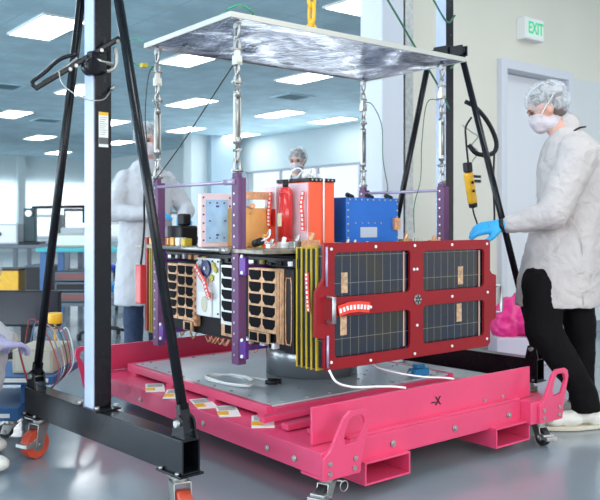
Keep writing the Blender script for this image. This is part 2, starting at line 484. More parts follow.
struct('trim_7', P().box(2.9, 3.15, 25.7, 26.0, 0, HC).box(7.7, 7.95, 25.7, 26.0, 0, HC), wall_c)

# exit sign and small wall plate
ex = thing('exit_sign', 'white box exit sign with green letters on the wall above the door', 'exit sign', (3.96, 2.0, 2.755))
obj('housing', P().box(0, 0.27, -0.045, 0.05, -0.095, 0.095), white_p, ex, 0.006)
obj('face', P().box(0.012, 0.258, -0.05, -0.045, -0.083, 0.083), signm, ex)
text_part('lettering', 'EXIT', 0.145, green_e, ex, (0.142, -0.052, 0.0), (R(90), 0, 0), sx=0.74)
wp = thing('wall_plate', 'small dark wall plate with white strip left of the door', 'wall plate', (3.33, 2.05, 1.42))
obj('plate', P().box(0, 0.13, -0.012, 0, -0.03, 0.03), black_matt, wp)
obj('strip', P().box(0.005, 0.125, -0.014, -0.012, -0.006, 0.006), white_p, wp)

# ceiling lights: a real grid of 2.2 m by 3.8 m
def light_proto():
    t = thing('ceiling_light', '', 'ceiling light')
    f = P(); f.ringprism([(-.27, -.61), (.27, -.61), (.27, .61), (-.27, .61)], [[(-.25, -.59), (.25, -.59), (.25, .59), (-.25, .59)]], 'z', -0.025, -0.001)
    obj('frame', f, white_p, t)
    obj('diffuser', P().box(-.25, .25, -.59, .59, -0.02, -0.012), lampm, t)
    return t
lp = light_proto()
lights = [
 (1.67, 7.1, 'largest ceiling light in view, at the upper left left of the black post'),
 (3.95, 3.75, 'ceiling light cut by the top edge above the white column'),
 (3.95, 7.5, 'ceiling light showing just under the left half of the mirrored plate'),
 (6.15, 7.6, 'ceiling light just under the middle of the mirrored plate, right of the front chain'),
 (3.8, 11.1, 'ceiling light seen between the left brace tube and the black post, higher of the two'),
 (6.1, 11.2, 'ceiling light between the two left chains, upper of the pair'),
 (8.4, 11.4, 'ceiling light right of the front chain, left one of the two above the far wall'),
 (10.0, 11.5, 'ceiling light nearest the far right chain, just above the back wall'),
 (3.9, 15.0, 'ceiling light cut by the left edge of the photo'),
 (6.2, 15.1, 'ceiling light right of the black post and behind the right brace tube'),
 (8.3, 15.2, 'ceiling light between the left chains, lower of the pair'),
 (10.1, 15.4, 'dim far ceiling light just right of the front chain above the blue grey pillar'),
 (6.1, 19.3, 'small far ceiling light low left, below the one cut by the left edge'),
 (8.4, 19.2, 'small far ceiling light low between the post and the man at left'),
 (8.3, 23.6, 'farthest ceiling light, low down just left of the black post'),
]
for i, (x, y, lab) in enumerate(lights):
    o = lp if i == 0 else dup(lp)
    o.location = (x, y, HC); o['label'] = lab; o['group'] = 'ceiling light panels'
for x, y in ((-0.6, 3.7), (1.67, 3.7), (-0.6, -0.1), (1.67, -0.1), (3.95, -0.1), (-2.9, 3.7), (-2.9, 7.4), (-2.9, -0.1), (-0.6, 7.4), (-0.6, -3.9), (1.67, -3.9), (3.95, -3.9), (6.15, -0.1)):
    o = dup(lp); o.location = (x, y, HC)
    o['label'] = 'ceiling light panel %s, %s, outside the photo' % ('left of the gantry' if x < -2 else 'over the left gantry post' if x < 0 else 'over the right gantry post' if x < 2 else 'right of the gantry' if x < 5 else 'far right beyond the door', 'behind the camera' if y < -2 else 'in front of the trolley' if y < 1 else 'behind the trolley' if y < 5 else 'farthest from the camera')
    o['group'] = 'ceiling light panels over the gantry'
vent = mat('air vent', (0.12, 0.22, 0.27), 0.7)
def vent_at(x, y, lab):
    t = thing('ceiling_vent', lab, 'ceiling vent', (x, y, HC), 0, 'ceiling vents')
    obj('frame', P().ringprism([(-.3, -.3), (.3, -.3), (.3, .3), (-.3, .3)], [[(-.26, -.26), (.26, -.26), (.26, .26), (-.26, .26)]], 'z', -.02, -.001), ceilm, t)
    g = P()
    for k in range(7): g.box(-.26, .26, -.25 + k * .075, -.21 + k * .075, -.016, -.004)
    obj('slat', g, vent, t)
vent_at(2.6, 11.6, 'square air vent in the ceiling near the left edge')
vent_at(7.2, 9.4, 'square air vent in the ceiling below the mirrored plate')
vent_at(4.9, 15.6, 'square air vent in the ceiling left of the black post')

# ------------------------------------------------------------ casters (shared builder)
def caster(parent, x, y, ztop, rad, wheelm, rz=0, w=0.035, brake=False):
    f = P()
    M = Matrix.Translation((x, y, 0)) @ Matrix.Rotation(rz, 4, 'Z')
    f.box(-.045, .045, -.045, .045, ztop - .008, ztop, M)
    f.cyl(M @ Vector((0, 0, ztop - .03)), M @ Vector((0, 0, ztop - .008)), .028)
    off = -.025
    for s in (-1, 1):
        pts = [(-.03, ztop - .028), (.03, ztop - .028), (off + .02, rad - .012), (off - .02, rad - .012)]
        q = P(); q.prism(pts, 'y', s * (w / 2 + .004), s * (w / 2 + .009))
        for v in q.bm.verts: v.co = M @ v.co
        me = bpy.data.meshes.new('t'); q.bm.to_mesh(me); q.bm.free(); f.bm.from_mesh(me); bpy.data.meshes.remove(me)
    f.box(-.03, .03, -w / 2 - .009, w / 2 + .009, ztop - .034, ztop - .028, M)
    f.cyl(M @ Vector((off, -w / 2 - .016, rad)), M @ Vector((off, w / 2 + .016, rad)), .008)
    c = obj('caster', f, steel, parent, 0.0015)
    wl = P(); wl.cyl(M @ Vector((off, -w / 2, rad)), M @ Vector((off, w / 2, rad)), rad - .001, seg=32)
    obj('wheel', wl, wheelm, c, 0.004)
    hub = P(); hub.cyl(M @ Vector((off, -w / 2 - .003, rad)), M @ Vector((off, w / 2 + .003, rad)), rad * .5, seg=20)
    obj('hub', hub, steel, c, 0.002)
    if brake:
        b = P(); b.box(off - .05, off - .02, -.03, .03, rad + .01, rad + .018, M); b.box(off - .075, off - .03, -w / 2 - .012, w / 2 + .012, rad - .005, rad + .012, M)
        obj('brake_lever', b, galv, c, 0.002)
    return c

# ------------------------------------------------------------ the pink trolley
T = thing('transport_trolley', 'bright pink steel transport trolley with grey deck plate under the spacecraft', 'trolley')
for (x0, x1) in ((0.0, 0.20), (1.27, 1.47)):
    s = P(); s.box(x0, x1, 0.0, 2.06, .13, .22)
    s.box(x0, x1, 0.0, 0.12, .118, .13); s.box(x0, x1, 1.94, 2.06, .118, .13)
    obj('side_rail', s, pink, T, 0.003)
for y0 in (0.105, 1.90):
    obj('end_beam', P().box(.20, 1.27, y0, y0 + .07, .135, .225), pink, T, 0.003)
for y0, y1, s in ((0.088, 0.10, -1), (1.96, 1.972, 1)):
    p = P(); p.box(.03, 1.386, y0, y1, .222, .366)
    p.box(.2, 1.27, y0 - (.03 if s < 0 else -.012), y0 + (.0 if s < 0 else .042), .125, .222)
    obj('end_panel', p, pink, T, 0.003)
obj('front_lip', P().box(.2, 1.27, .062, .088, .222, .234), pink, T, 0.002)
# deck frame bars
df = P()
df.box(.135, .165, .52, 1.83, .235, .275).box(1.305, 1.335, .52, 1.83, .235, .275)
df.box(.165, 1.305, .50, .53, .235, .268).box(.165, 1.305, 1.805, 1.835, .235, .275)
obj('deck_frame', df, pink, T, 0.002)
obj('cross_bar', P().box(.05, 1.38, .42, .455, .236, .262), pink, T, 0.002)
obj('cross_bar', P().box(.08, 1.36, .30, .345, .226, .25), pink, T, 0.002)
obj('cross_bar', P().box(.12, 1.34, .18, .23, .226, .245), pink, T, 0.002)
fl = P(); fl.box(.20, 1.27, .175, 1.90, .20, .212); obj('pan', fl, pink, T)
for x in (.14, 1.33):
    for y in (.55, .95, 1.35, 1.75):
        obj('deck_support', P().box(x - .012 if x < 1 else x - .03, x + .03 if x < 1 else x + .012, y - .03, y + .03, .22, .236), pink, T)
dk = obj('deck_plate', P().box(.165, 1.305, .53, 1.805, .262, .274), alu, T, 0.002)
sc = P()
for k in range(9):
    y = .58 + k * .147
    for x in (.19, 1.28): sc.cyl((x, y, .274), (x, y, .279), .0075, seg=8)
for k in range(8):
    x = .25 + k * .137
    for y in (.56, 1.775): sc.cyl((x, y, .274), (x, y, .279), .0075, seg=8)
for k in range(6):
    for y in (.72, .86): sc.cyl((.28 + k * .19, y, .274), (.28 + k * .19, y, .278), .0055, seg=8)
objs('deck_screw', sc, steel, dk)
for x in (.238, 1.04):
    f = P()
    f.box(x, x + .25, .02, 2.04, .045, .053).box(x, x + .25, .02, 2.04, .127, .135)
    f.box(x, x + .008, .02, 2.04, .053, .127).box(x + .242, x + .25, .02, 2.04, .053, .127)
    obj('forklift_pocket', f, pink, T, 0.0015)
HND = [(0.0, .118), (.18, .118), (.197, .20), (.232, .315), (.225, .345), (.205, .357), (.13, .357), (.10, .335), (.035, .225), (0.0, .20)]
SLOT = [(.105, .235), (.17, .24), (.205, .30), (.20, .325), (.185, .335), (.14, .335), (.125, .322), (.10, .265)]
def handle(x, y0, y1, flip):
    f = lambda q: [((x + a) if not flip else (x - a), b) for a, b in q]
    p = P(); p.ringprism(f(HND), [f(SLOT)], 'y', y0, y1)
    h = obj('lifting_handle', p, pink, T, 0.002)
    s = P()
    for (a, b) in ((.03, .142), (.03, .178), (.15, .142), (.155, .178)):
        aa = x + a if not flip else x - a
        yy = y0 - .006 if y0 < 1 else y1 + .006
        s.cyl((aa, yy, b), (aa, (y0 if y0 < 1 else y1), b), .009, seg=12)
    objs('handle_bolt', s, steel, h)
handle(0.0, -.014, 0.0, False); handle(1.32, -.014, 0.0, False)
handle(.16, 2.06, 2.074, True); handle(1.47, 2.06, 2.074, True)
rb = P()
for y in (.151, .326, .806, 1.406, 1.8):
    rb.cyl((0, y, .168), (-.008, y, .168), .012, seg=6); rb.cyl((0, y, .168), (-.012, y, .168), .006, seg=10)
objs('rail_bolt', rb, steel, T)
rb = P()
for x in (.423, .80, 1.177):
    rb.cyl((x, .058, .17), (x, .050, .17), .014, seg=6); rb.cyl((x, .058, .17), (x, .044, .17), .007, seg=10)
for x in (1.04, 1.17): rb.cyl((x, .088, .252), (x, .082, .252), .008, seg=10)
objs('panel_bolt', rb, steel, T)
text_part('marking', '\u2013X', 0.05, black_matt, T, (.715, .0865, .292), (R(90), 0, 0), 0.0005)
for (x, y, r, b) in ((.075, .055, 20, True), (1.40, .045, 70, True), (.09, 2.0, 20, False), (1.38, 2.0, 10, False)):
    caster(T, x, y, .118, .043, black_rubber, R(r), .032, b)
rg = P(); rg.torus((.085, -.03, .092), .019, .002, 'y'); rg.cyl((.06, -.02, .115), (.085, -.03, .108), .003)
obj('pin_ring', rg, steel, T)

# ------------------------------------------------------------ the black gantry crane
G = thing('gantry_crane', 'black steel gantry crane with two braced posts straddling the pink trolley', 'gantry crane', (-.498, .806, 0), R(5))
SPAN = 2.335
for k, x in enumerate((0, SPAN)):
    b = P(); b.ringprism([(x - .038, .19), (x + .038, .19), (x + .038, .31), (x - .038, .31)], [[(x - .031, .197), (x + .031, .197), (x + .031, .303), (x - .031, .303)]], 'y', -.64, .60)
    bb = obj('base_beam', b, black_paint, G, 0.002)
    pl = P()
    for y in (-.57, .53): pl.box(x - .05, x + .05, y - .075, y + .075, .182, .19)
    pl.box(x - .055, x + .055, -.085, .085, .31, .318)
    objs('mounting_plate', pl, black_paint, bb, 0.001)
    bo = P()
    for y in (-.62, -.52, .48, .58):
        for s in (-.045, .045): bo.cyl((x + s * 1.0, y, .19), (x + s, y, .2), .008, seg=6)
    for y in (-.068, .068):
        for s in (-.042, .042): bo.cyl((x + s, y, .318), (x + s, y, .332), .010, seg=6)
    objs('bolt', bo, steel, bb)
    post = P(); post.box(x - .036, x + .040, -.037, .037, .318, 2.85)
    po = obj('post', post, black_paint, G, 0.004)
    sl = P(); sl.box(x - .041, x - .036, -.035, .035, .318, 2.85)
    obj('side_channel', sl, post_side_blue, po)  # thin pale blue plate over one side face of the post
    sl = P(); sl.box(x + .004, x + .016, -.0375, -.037, 1.62, 1.80) if k == 0 else None
    if k == 0: obj('slot', sl, black_rubber, po)
    hp = P()
    for q in range(6):
        hp.cyl((x + .010, -.0375, 2.1 + q * .09), (x + .010, -.037, 2.1 + q * .09), .007, seg=10)
    objs('pin_hole', hp, black_rubber, po)
    # clevis band near the top and four braces
    cb = P(); zt = 2.08
    cb.box(x - .045, x + .05, -.052, .052, zt - .04, zt + .04)
    for s in (-1, 1):
        cb.box(x - .03, x - .018, s * .048, s * .145, zt - .03, zt + .03); cb.box(x + .018, x + .03, s * .048, s * .145, zt - .03, zt + .03)
    if True: obj('brace_collar', cb, black_paint, po, 0.002)
    for s in (-1, 1):
        br = P(); fy = -.60 if s < 0 else .555; a = Vector((x, fy, .365)); e = Vector((x, s * .115, zt)); d = (e - a).normalized()
        br.cyl(a + d * .04, e - d * .03, .0185, seg=20)
        br.box(-.012, .012, -.02, .02, -.03, .06, Matrix.Translation(a) @ d.to_track_quat('Z', 'X').to_matrix().to_4x4())
        br.ell(tuple(e), (.02, .028, .028))
        bo = obj('brace', br, black_paint, G)
        er = P()
        for q in (-1, 1):
            er.prism([(fy - .04, .31), (fy + .04, .31), (fy + .025, .375), (fy, .39), (fy - .025, .375)], 'x', x + q * .024 - .004, x + q * .024 + .004)
        obj('brace_foot', er, black_paint, bo, 0.001)
        pb = P(); pb.cyl((x - .04, fy, .362), (x + .04, fy, .362), .012, seg=12)
        obj('pivot_bolt', pb, steel, bo)
    for s in (-1, 1):
        caster(G, x, -.57 if s < 0 else .53, .182, .064, red_ur, R(75) if s < 0 else R(15), .048, True)
cbm = P(); cbm.box(-.25, SPAN + .25, -.05, .05, 2.85, 2.862).box(-.25, SPAN + .25, -.004, .004, 2.862, 2.998).box(-.25, SPAN + .25, -.05, .05, 2.998, 3.01)
obj('cross_beam', cbm, black_paint, G, 0.001)
lb = P(); lb.box(.002 - .02, .002 + .022, -.0385, -.037, 1.36, 1.50)
lab = obj('warning_label', lb, paper, G); lab['label'] = 'white warning label with yellow header'
obj('label_header', P().box(-.018, .024, -.0390, -.0385, 1.487, 1.50), yellow_p, lab)
lw = P()
for q in range(9): lw.box(-.014, .02 - (q % 3) * .006, -.0390, -.0385, 1.478 - q * .0085, 1.4795 - q * .0085)
lw.box(-.018, .024, -.0390, -.0385, 1.372, 1.398)
obj('label_print', lw, mat('grey print', (0.12, 0.12, 0.12), 0.6), lab)

# lever winch bolted to the left post: long black twin bars reaching out to the left
Wn = thing('locking_lever', 'black twin-bar lever arm with hook bolted on the left gantry post', 'lever', (-.498, .806, 1.70), R(5))
def bar(p, a, b, w, t):
    a = Vector(a); b = Vector(b); d = b - a
    M = Matrix.Translation((a + b) / 2) @ d.to_track_quat('X', 'Z').to_matrix().to_4x4()
    p.box(-d.length / 2 - w / 2, d.length / 2 + w / 2, -t / 2, t / 2, -w / 2, w / 2, M)
p = P(); bar(p, (-.235, .05, -.118), (.035, -.095, .088), .022, .012)
obj('lever_bar', p, black_paint, Wn, 0.005)
p = P(); p.tube([(-.23, .05, -.125), (-.25, .06, -.10), (-.20, .06, -.055), (-.15, .03, .0), (-.09, .0, .025)], .008)
obj('lever_bar', p, black_paint, Wn)
p = P(); p.tube([(-.21, .05, -.10), (-.18, .04, -.075), (-.12, .02, -.02), (-.09, .0, .01)], .005); obj('spring_wire', p, steel, Wn)
p = P(); p.box(-.075, .0, -.075, -.043, -.05, .03); p.cyl((-.06, -.08, -.03), (-.06, -.03, -.03), .035)
obj('pivot_block', p, black_paint, Wn, 0.006)
p = P(); p.tube([(.035, -.07, .06), (.04, -.075, .02), (.035, -.07, -.02), (.005, -.065, -.04), (-.02, -.065, -.02), (-.005, -.065, 0.0)], .008); p.cyl((-.06, -.068, 0.0), (.03, -.068, -.012), .008)
obj('hook', p, steel, Wn)
p = P()
for q in ((.035, .075), (-.02, .035), (-.105, -.03), (-.125, -.045)):
    fx = (q[0] + .235) / .27
    p.cyl((q[0] - .012, .05 - .145 * fx - .022, q[1]), (q[0] - .003, .05 - .145 * fx - .006, q[1]), .007)
objs('pin', p, steel, Wn)
p = P(); p.tube([(-.17, .0, -.05), (-.16, -.02, -.11), (-.10, -.07, -.16), (-.03, -.09, -.16), (.03, -.05, -.11)], .0025); p.cyl((.03, -.052, -.11), (.045, -.05, -.09), .007)
obj('lanyard', p, steel, Wn)

# ------------------------------------------------------------ spreader plate, rigging and hoist chain
PZ = 1.945
S = thing('spreader_plate', 'large flat spreader plate with crinkled mirror film underneath, hung over the spacecraft', 'lifting plate', (0.795, 1.025, PZ))
p = P(); p.box(-.765, .765, -.39, .39, .0, .012)
obj('plate', p, alu, S, 0.002)
p = P(); p.box(-.76, .76, -.385, .385, -.004, 0); obj('mirror_film', p, foil, S)
p = P(); p.box(-.765, .765, -.396, -.39, -.006, .018).box(-.765, .765, .39, .396, -.006, .018).box(-.771, -.765, -.396, .396, -.006, .018).box(.765, .771, -.396, .396, -.006, .018)
obj('edge_rim', p, mat('pale rim', (0.62, 0.60, 0.54), 0.35, 0.5), S)
p = P(); p.box(-.06, .06, -.012, .012, .012, .06); p.torus((0, 0, .07), .03, .009, 'x'); obj('lifting_eye', p, galv, S)

HK = thing('hoist_chain', 'bright yellow hoist chain with hook lifting the mirrored plate', 'chain', (0.795, 1.025, PZ))
for k in range(11):
    p = P(); z = .215 + k * .086; a, b = .021, .043
    pts = []
    for q in range(12):
        t = 2 * math.pi * q / 12; w, h = a * math.cos(t), b * math.sin(t) + (.012 if math.sin(t) > 0 else -.012)
        pts.append((w, 0, z + h) if k % 2 else (0, w, z + h))
    p.tube(pts, .0095, 8, True, 1); obj('chain_link', p, yellow_p, HK)
p = P(); p.tube([(0, 0, .16), (-.028, .004, .13), (-.036, .004, .09), (-.012, .0, .05), (.022, 0, .055), (.034, 0, .09)], .014, 10)
p.tube([(0, 0, .16), (.028, .004, .14), (.034, .004, .10), (.026, 0, .075)], .011, 10); p.cyl((0, 0, .15), (0, 0, .185), .016)
obj('hook', p, yellow_p, HK)

def rigging(label, x, y, first=None):
    if first:
        o = dup(first); o.location = (x, y, 1.26); o['label'] = label; return o
    t = thing('rigging_leg', label, 'rigging', (x, y, 1.26), 0, 'shackle and turnbuckle legs under the plate')
    def shackle(z0, z1, w, ax):
        pts = []
        for k in range(9):
            a = math.pi * k / 8; c = w * math.cos(a); h = (z1 - z0) * .9 * (math.sin(a) ** .6)
            pts.append((c, 0, z0 + h) if ax else (0, c, z0 + h))
        p = P(); p.tube(pts, .0065, 8)
        if ax: p.cyl((-w - .012, 0, z0 + .004), (w + .012, 0, z0 + .004), .007)
        else: p.cyl((0, -w - .012, z0 + .004), (0, w + .012, z0 + .004), .007)
        obj('shackle', p, steel, t)
    shackle(.02, .085, .016, True); shackle(.11, .06, .013, False)
    p = P(); p.cyl((0, 0, .115), (0, 0, .40), .008)
    for s in (-.012, .012): p.box(s - .004, s + .004, -.008, .008, .155, .36)
    p.cyl((0, 0, .14), (0, 0, .17), .017, seg=6); p.cyl((0, 0, .345), (0, 0, .375), .017, seg=6); p.torus((0, 0, .405), .013, .005, 'y')
    obj('turnbuckle', p, steel, t)
    shackle(.405, .45, .014, True); shackle(.485, .44, .014, False)
    p = P(); p.box(-.018, .018, -.013, .013, .485, .525); p.cyl((0, -.017, .505), (0, .017, .505), .012); p.box(-.012, .012, -.008, .008, .525, .55)
    obj('load_cell', p, mat('load cell', (0.66, 0.64, 0.58), 0.3, 0.7), t)
    shackle(.55, .60, .014, True); shackle(.665, .60, .016, False)
    p = P(); p.cyl((0, 0, .655), (0, 0, .684), .009); p.cyl((-.012, 0, .655), (.012, 0, .655), .014)
    obj('eye_bolt', p, galv, t)
    return t
r0 = rigging('silver shackle and turnbuckle leg nearest the camera, above the front purple upright', .085, .67)
rigging('silver shackle and turnbuckle leg at the left end of the plate', .07, 1.365, r0)
rigging('silver shackle and turnbuckle leg above the blue box', 1.49, 1.37, r0)
rigging('silver shackle and turnbuckle leg in front of the right gantry post', 1.495, .74, r0)

# ------------------------------------------------------------ the spacecraft
A = thing('spacecraft', 'partly assembled spacecraft bus with gold cell panels and a red framed solar panel stack', 'spacecraft')
obj('bus_body', P().box(.235, 1.27, .47, 1.60, .50, .915), mat('dark bus interior', (0.02, 0.02, 0.022), 0.6, spec=0.2), A, 0.003)
ar = P(); ar.cyl((.80, 1.03, .275), (.80, 1.03, .46), .24, seg=48); obj('adapter_ring', ar, mat('adapter ring', (0.30, 0.32, 0.34), 0.25, 0.6), A)
ar = P(); ar.cyl((.80, 1.03, .46), (.80, 1.03, .50), .30, seg=48); obj('adapter_flange', ar, alu, A, .003)
dks = P(); dks.box(.07, 1.44, .46, 1.60, .925, .942); obj('top_shelf', dks, mat('shelf aluminium', (0.30, 0.27, 0.22), 0.4, 0.5, 0.5, 14), A, .002)
# silver tie rods and top rail details along the left face
rd = P(); rd.box(.215, .235, .40, 1.56, .865, .905); 
rb = obj('upper_rail', rd, black_matt, A, .002)
random.seed(3)
for k in range(17):
    y = .44 + k * .068
    m = random.choice([steel, white_p, yellow_edge, copper, black_matt, galv])
    h = random.uniform(.01, .028)
    p = P(); p.box(.200, .215, y, y + random.uniform(.015, .045), .872, .872 + h)
    obj('connector', p, m, rb, .002)
# gold panels with two columns of black cells
def cell_panel(y0, y1, z0, z1, m, cols, rows, x=.215):
    p = P(); p.box(x - .012, x, y0, y1, z0, z1); pan = obj('cell_panel', p, m, A, .002)
    w = (y1 - y0) / cols; h = (z1 - z0 - .02) / rows
    for c in range(cols):
        for r in range(rows):
            a, b = y0 + w * c + w * .08, y0 + w * (c + 1) - w * .08
            lo, hi = z0 + .012 + h * r + h * .09, z0 + .012 + h * (r + 1) - h * .09
            q = (b - a) * .2
            pts = [(a + q, lo), (b - q, lo), (b, lo + q), (b, hi), (a, hi), (a, lo + q)]
            p = P(); p.prism(pts, 'x', x - .0145, x - .012); obj('cell', p, cellmat, pan)
    return pan
cell_panel(.545, .755, .572, .858, gold, 2, 5)
p = P(); p.box(.200, .215, .49, .540, .535, .86); p.box(.194, .2, .496, .503, .55, .85); p.box(.196, .2, .518, .524, .55, .85)
obj('gold_bracket', p, gold, A, .002)
p = P(); p.box(.205, .215, .60, .755, .522, .570); pn = obj('lower_cell_strip', p, gold, A, .002)
for y in (.62, .69): obj('cell', P().box(.2025, .205, y, y + .055, .528, .565), cellmat, pn)
cell_panel(.86, .985, .575, .858, mat('silver white panel', (0.66, 0.68, 0.66), 0.4, 0.3), 1, 5)
p = P(); p.box(.205, .215, .87, .985, .52, .583); pn = obj('lower_cell_strip', p, gold, A, .002)
obj('cell', P().box(.2025, .205, .90, .95, .535, .575), cellmat, pn)
cell_panel(1.235, 1.395, .560, .850, gold, 2, 5)
cell_panel(1.40, 1.50, .56, .845, gold, 1, 6)
p = P(); p.box(.203, .215, 1.25, 1.34, .508, .558); pn = obj('lower_cell_strip', p, gold, A, .002)
obj('cell', P().box(.2005, .203, 1.27, 1.32, .514, .551), cellmat, pn)
p = P(); p.box(.20, .225, 1.205, 1.232, .54, .85)
for k in range(8): p.box(.19, .20, 1.208, 1.228, .56 + k * .036, .575 + k * .036)
obj('copper_harness_bracket', p, copper, A, .002)
# white equipment plate with blue dial, oval cover and stickers
wpn = obj('equipment_plate', P().box(.198, .215, .99, 1.20, .60, .885), mat('silver white plate', (0.66, 0.70, 0.70), 0.4, 0.2), A, .002)
p = P(); p.cyl((.198, 1.10, .835), (.186, 1.10, .835), .040, seg=28); obj('blue_dial', p, mat('dark blue disc', (0.015, 0.03, 0.13), 0.25), wpn)
p = P(); p.cyl((.187, 1.10, .835), (.182, 1.10, .835), .009, seg=12); obj('dial_hub', p, steel, wpn)
p = P(); p.box(.190, .198, 1.05, 1.17, .60, .72); oc = obj('oval_cover', p, white_p, wpn, .01)
p = P(); p.cyl((.190, 1.11, .66), (.186, 1.11, .66), .026, seg=24)
for v in p.bm.verts: v.co.z = .66 + (v.co.z - .66) * 1.5
obj('oval_window', p, mat('cream oval', (0.62, 0.60, 0.45), 0.5), oc)
for (y, z) in ((1.035, .85), (1.05, .79), (1.015, .83)):
    p = P(); p.cyl((.198, y, z), (.190, y, z), .016, seg=6); objs('yellow_cap', p, yellow_edge, wpn)
p = P(); p.box(.19, .198, 1.09, 1.13, .745, .785); obj('white_sticker', p, paper, wpn)
p = P()
for (y, z) in ((1.0, .87), (1.19, .87), (1.0, .62), (1.05, .87), (1.14, .87)): p.cyl((.198, y, z), (.194, y, z), .005, seg=8)
objs('screw', p, black_matt, wpn)
# black radiator beside the stack
p = P(); p.box(.205, .235, .425, .487, .50, .86); bl = obj('black_side_panel', p, black_matt, A, .002)
p = P(); p.tube([(.203, .437, .56), (.203, .437, .80), (.203, .45, .82), (.203, .465, .82), (.203, .475, .80), (.203, .475, .56), (.203, .465, .54), (.203, .45, .54)], .0025, 6, True, 2)
obj('copper_tube', p, copper, bl)
# under-side harness clutter
random.seed(11)
p = P()
for k in range(10):
    y = .55 + random.random() * .9
    p.tube([(.24, y, .50), (.235, y + .02, .475), (.25, y + .06, .465), (.26, y + .1, .49)], .004, 6)
objs('harness_loop', p, copper, A)
p = P()
for k in range(7):
    y = .55 + random.random() * .3; p.box(.205, .24, y, y + .03, .505, .53)
objs('connector_block', p, white_p, A, .003)
# purple lifting frame: four uprights, brackets, tie rods
for i, (x, y) in enumerate(((.085, .67), (.07, 1.365), (1.49, 1.37), (1.495, .74))):
    z0 = .44; w = .026
    p = P(); p.box(x - .012, x + .006, y - w, y + w, z0, 1.255); p.box(x + .006, x + .03, y - w, y - w + .008, z0, 1.255)
    p.box(x - .012, x + .012, y - .02, y + .02, 1.255, 1.275)
    up = obj('purple_upright', p, purple, A, .002)
    q = P()
    for k in range(17): q.cyl((x - .012, y + .004, .48 + k * .047), (x - .0145, y + .004, .48 + k * .047), .0055, seg=8)
    objs('upright_screw', q, steel, up)
    q = P()
    dx = 1 if x < .5 else -1
    for z in (.86, .50): q.box(min(x + .01 * dx, x + .15 * dx), max(x + .01 * dx, x + .15 * dx), y - .03, y + .03, z, z + .012); q.box(x - .01, x + .01, y - .075, y - .03, z - .03, z + .05)
    br = objs('corner_bracket', q, violet, up, .002)[0]
    q = P()
    for z in (.83, .90, .47, .54): q.cyl((x - .01, y - .055, z + .012), (x - .016, y - .055, z + .012), .008, seg=8)
    objs('bracket_bolt', q, white_p, br)
p = P(); p.cyl((.075, .69, 1.235), (.065, 1.35, 1.235), .008); p.cyl((.075, .67, 1.235), (.075, .75, 1.235), .013); obj('tie_rod', p, mat('lilac rod', (0.45, 0.38, 0.55), 0.35, 0.4), A)
p = P(); p.cyl((1.49, .76, 1.235), (1.49, 1.35, 1.235), .008); obj('tie_rod', p, MATS['lilac rod'], A)
p = P(); p.cyl((.055, .69, .935), (.05, 1.36, .935), .009); p.cyl((.055, .70, .935), (.055, .75, .935), .014); obj('tie_rod', p, steel, A)
# folded panel stacks, seen edge-on as yellow and black stripes
def stack(y0, y1, side):
    n = 5; pitch = (y1 - y0 - .006) / (n - 1); w = .006; a = y0 - w
    for k in range(2 * n - 1):
        p = P(); a += w; w = .006 if k % 2 == 0 else pitch - .006
        ins = 0 if k % 2 == 0 else .006
        p.box(.2145 + ins, 1.265 - ins, a, a + w, .452 + ins, .955 - ins)
        m = yellow_edge if k % 2 == 0 else black_matt
        o = obj('folded_panel' if k % 2 == 0 else 'panel_spacer', p, m, A)
stack(.285, .42, 0)
stack(1.635, 1.73, 1)
p = P(); p.ringprism([(.2145, .457), (1.272, .457), (1.272, .975), (.2145, .975)], [rrect(.28, .72, .52, .70, .02), rrect(.28, .72, .75, .94, .02), rrect(.80, 1.23, .52, .70, .02), rrect(.80, 1.23, .75, .94, .02)], 'y', 1.75, 1.78)
obj('red_rear_frame', p, crimson, A, .002)
# red framed front panel
OUT = [(.225, .457), (1.255, .457), (1.272, .475), (1.272, .565), (1.285, .58), (1.318, .59), (1.318, .80), (1.285, .81), (1.272, .825), (1.272, .96), (1.262, .975),
       (.2145, .975), (.2145, .835), (.170, .78), (.165, .60), (.2145, .585), (.2145, .47)]
WIN = [rrect(.27, .715, .503, .672, .022), rrect(.27, .715, .752, .935, .022), rrect(.797, 1.228, .512, .684, .022), rrect(.797, 1.228, .748, .930, .022)]
p = P(); p.ringprism(OUT, WIN, 'y', .235, .250)
RP = obj('red_cover_frame', p, crimson, A, .0015)
RP['label'] = 'deep red cover frame with four window openings'
p = P(); p.box(.225, 1.265, .258, .285, .465, .965); sp = obj('solar_panel', p, solar, A)
q = P()
for (x, z) in ((.325, .765), (1.06, .765), (.32, .59), (1.05, .59)):
    q.box(x, x + .035, .2565, .258, z, z + .085)
    for k in range(3): q.cyl((x + .017, .257, z + .02 + k * .028), (x + .017, .254, z + .02 + k * .028), .007, seg=8)
objs('hinge_patch', q, mat('tan patch', (0.55, 0.36, 0.22), 0.5, 0, 0.4, 60), sp)
q = P(); q.box(.69, .697, .2555, .258, .51, .93).box(1.21, 1.218, .2555, .258, .51, .925)
objs('edge_tape', q, mat('pink tape edge', (0.65, 0.40, 0.32), 0.5), sp)
q = P()
for (x, z) in ((.25, .95), (.50, .955), (.74, .955), (.99, .955), (1.245, .955), (.47, .70), (.99, .715), (.755, .85), (.755, .60), (.25, .49), (.47, .475), (.74, .475), (.99, .485), (1.245, .495), (1.25, .72), (.735, .85)):
    q.cyl((x, .235, z), (x, .231, z), .0065, seg=10)
objs('cover_screw', q, white_p, RP)
q = P(); q.cyl((.757, .235, .715), (.757, .229, .715), .022, seg=20); lk = obj('latch_disc', q, steel, RP)
q = P()
for k in range(6):
    a = k * math.pi / 3; q.box(-.003, .003, -.001, .001, .006, .02, Matrix.Translation((.757, .228, .715)) @ Matrix.Rotation(a, 4, 'Y'))
obj('latch_slot', q, black_matt, lk)
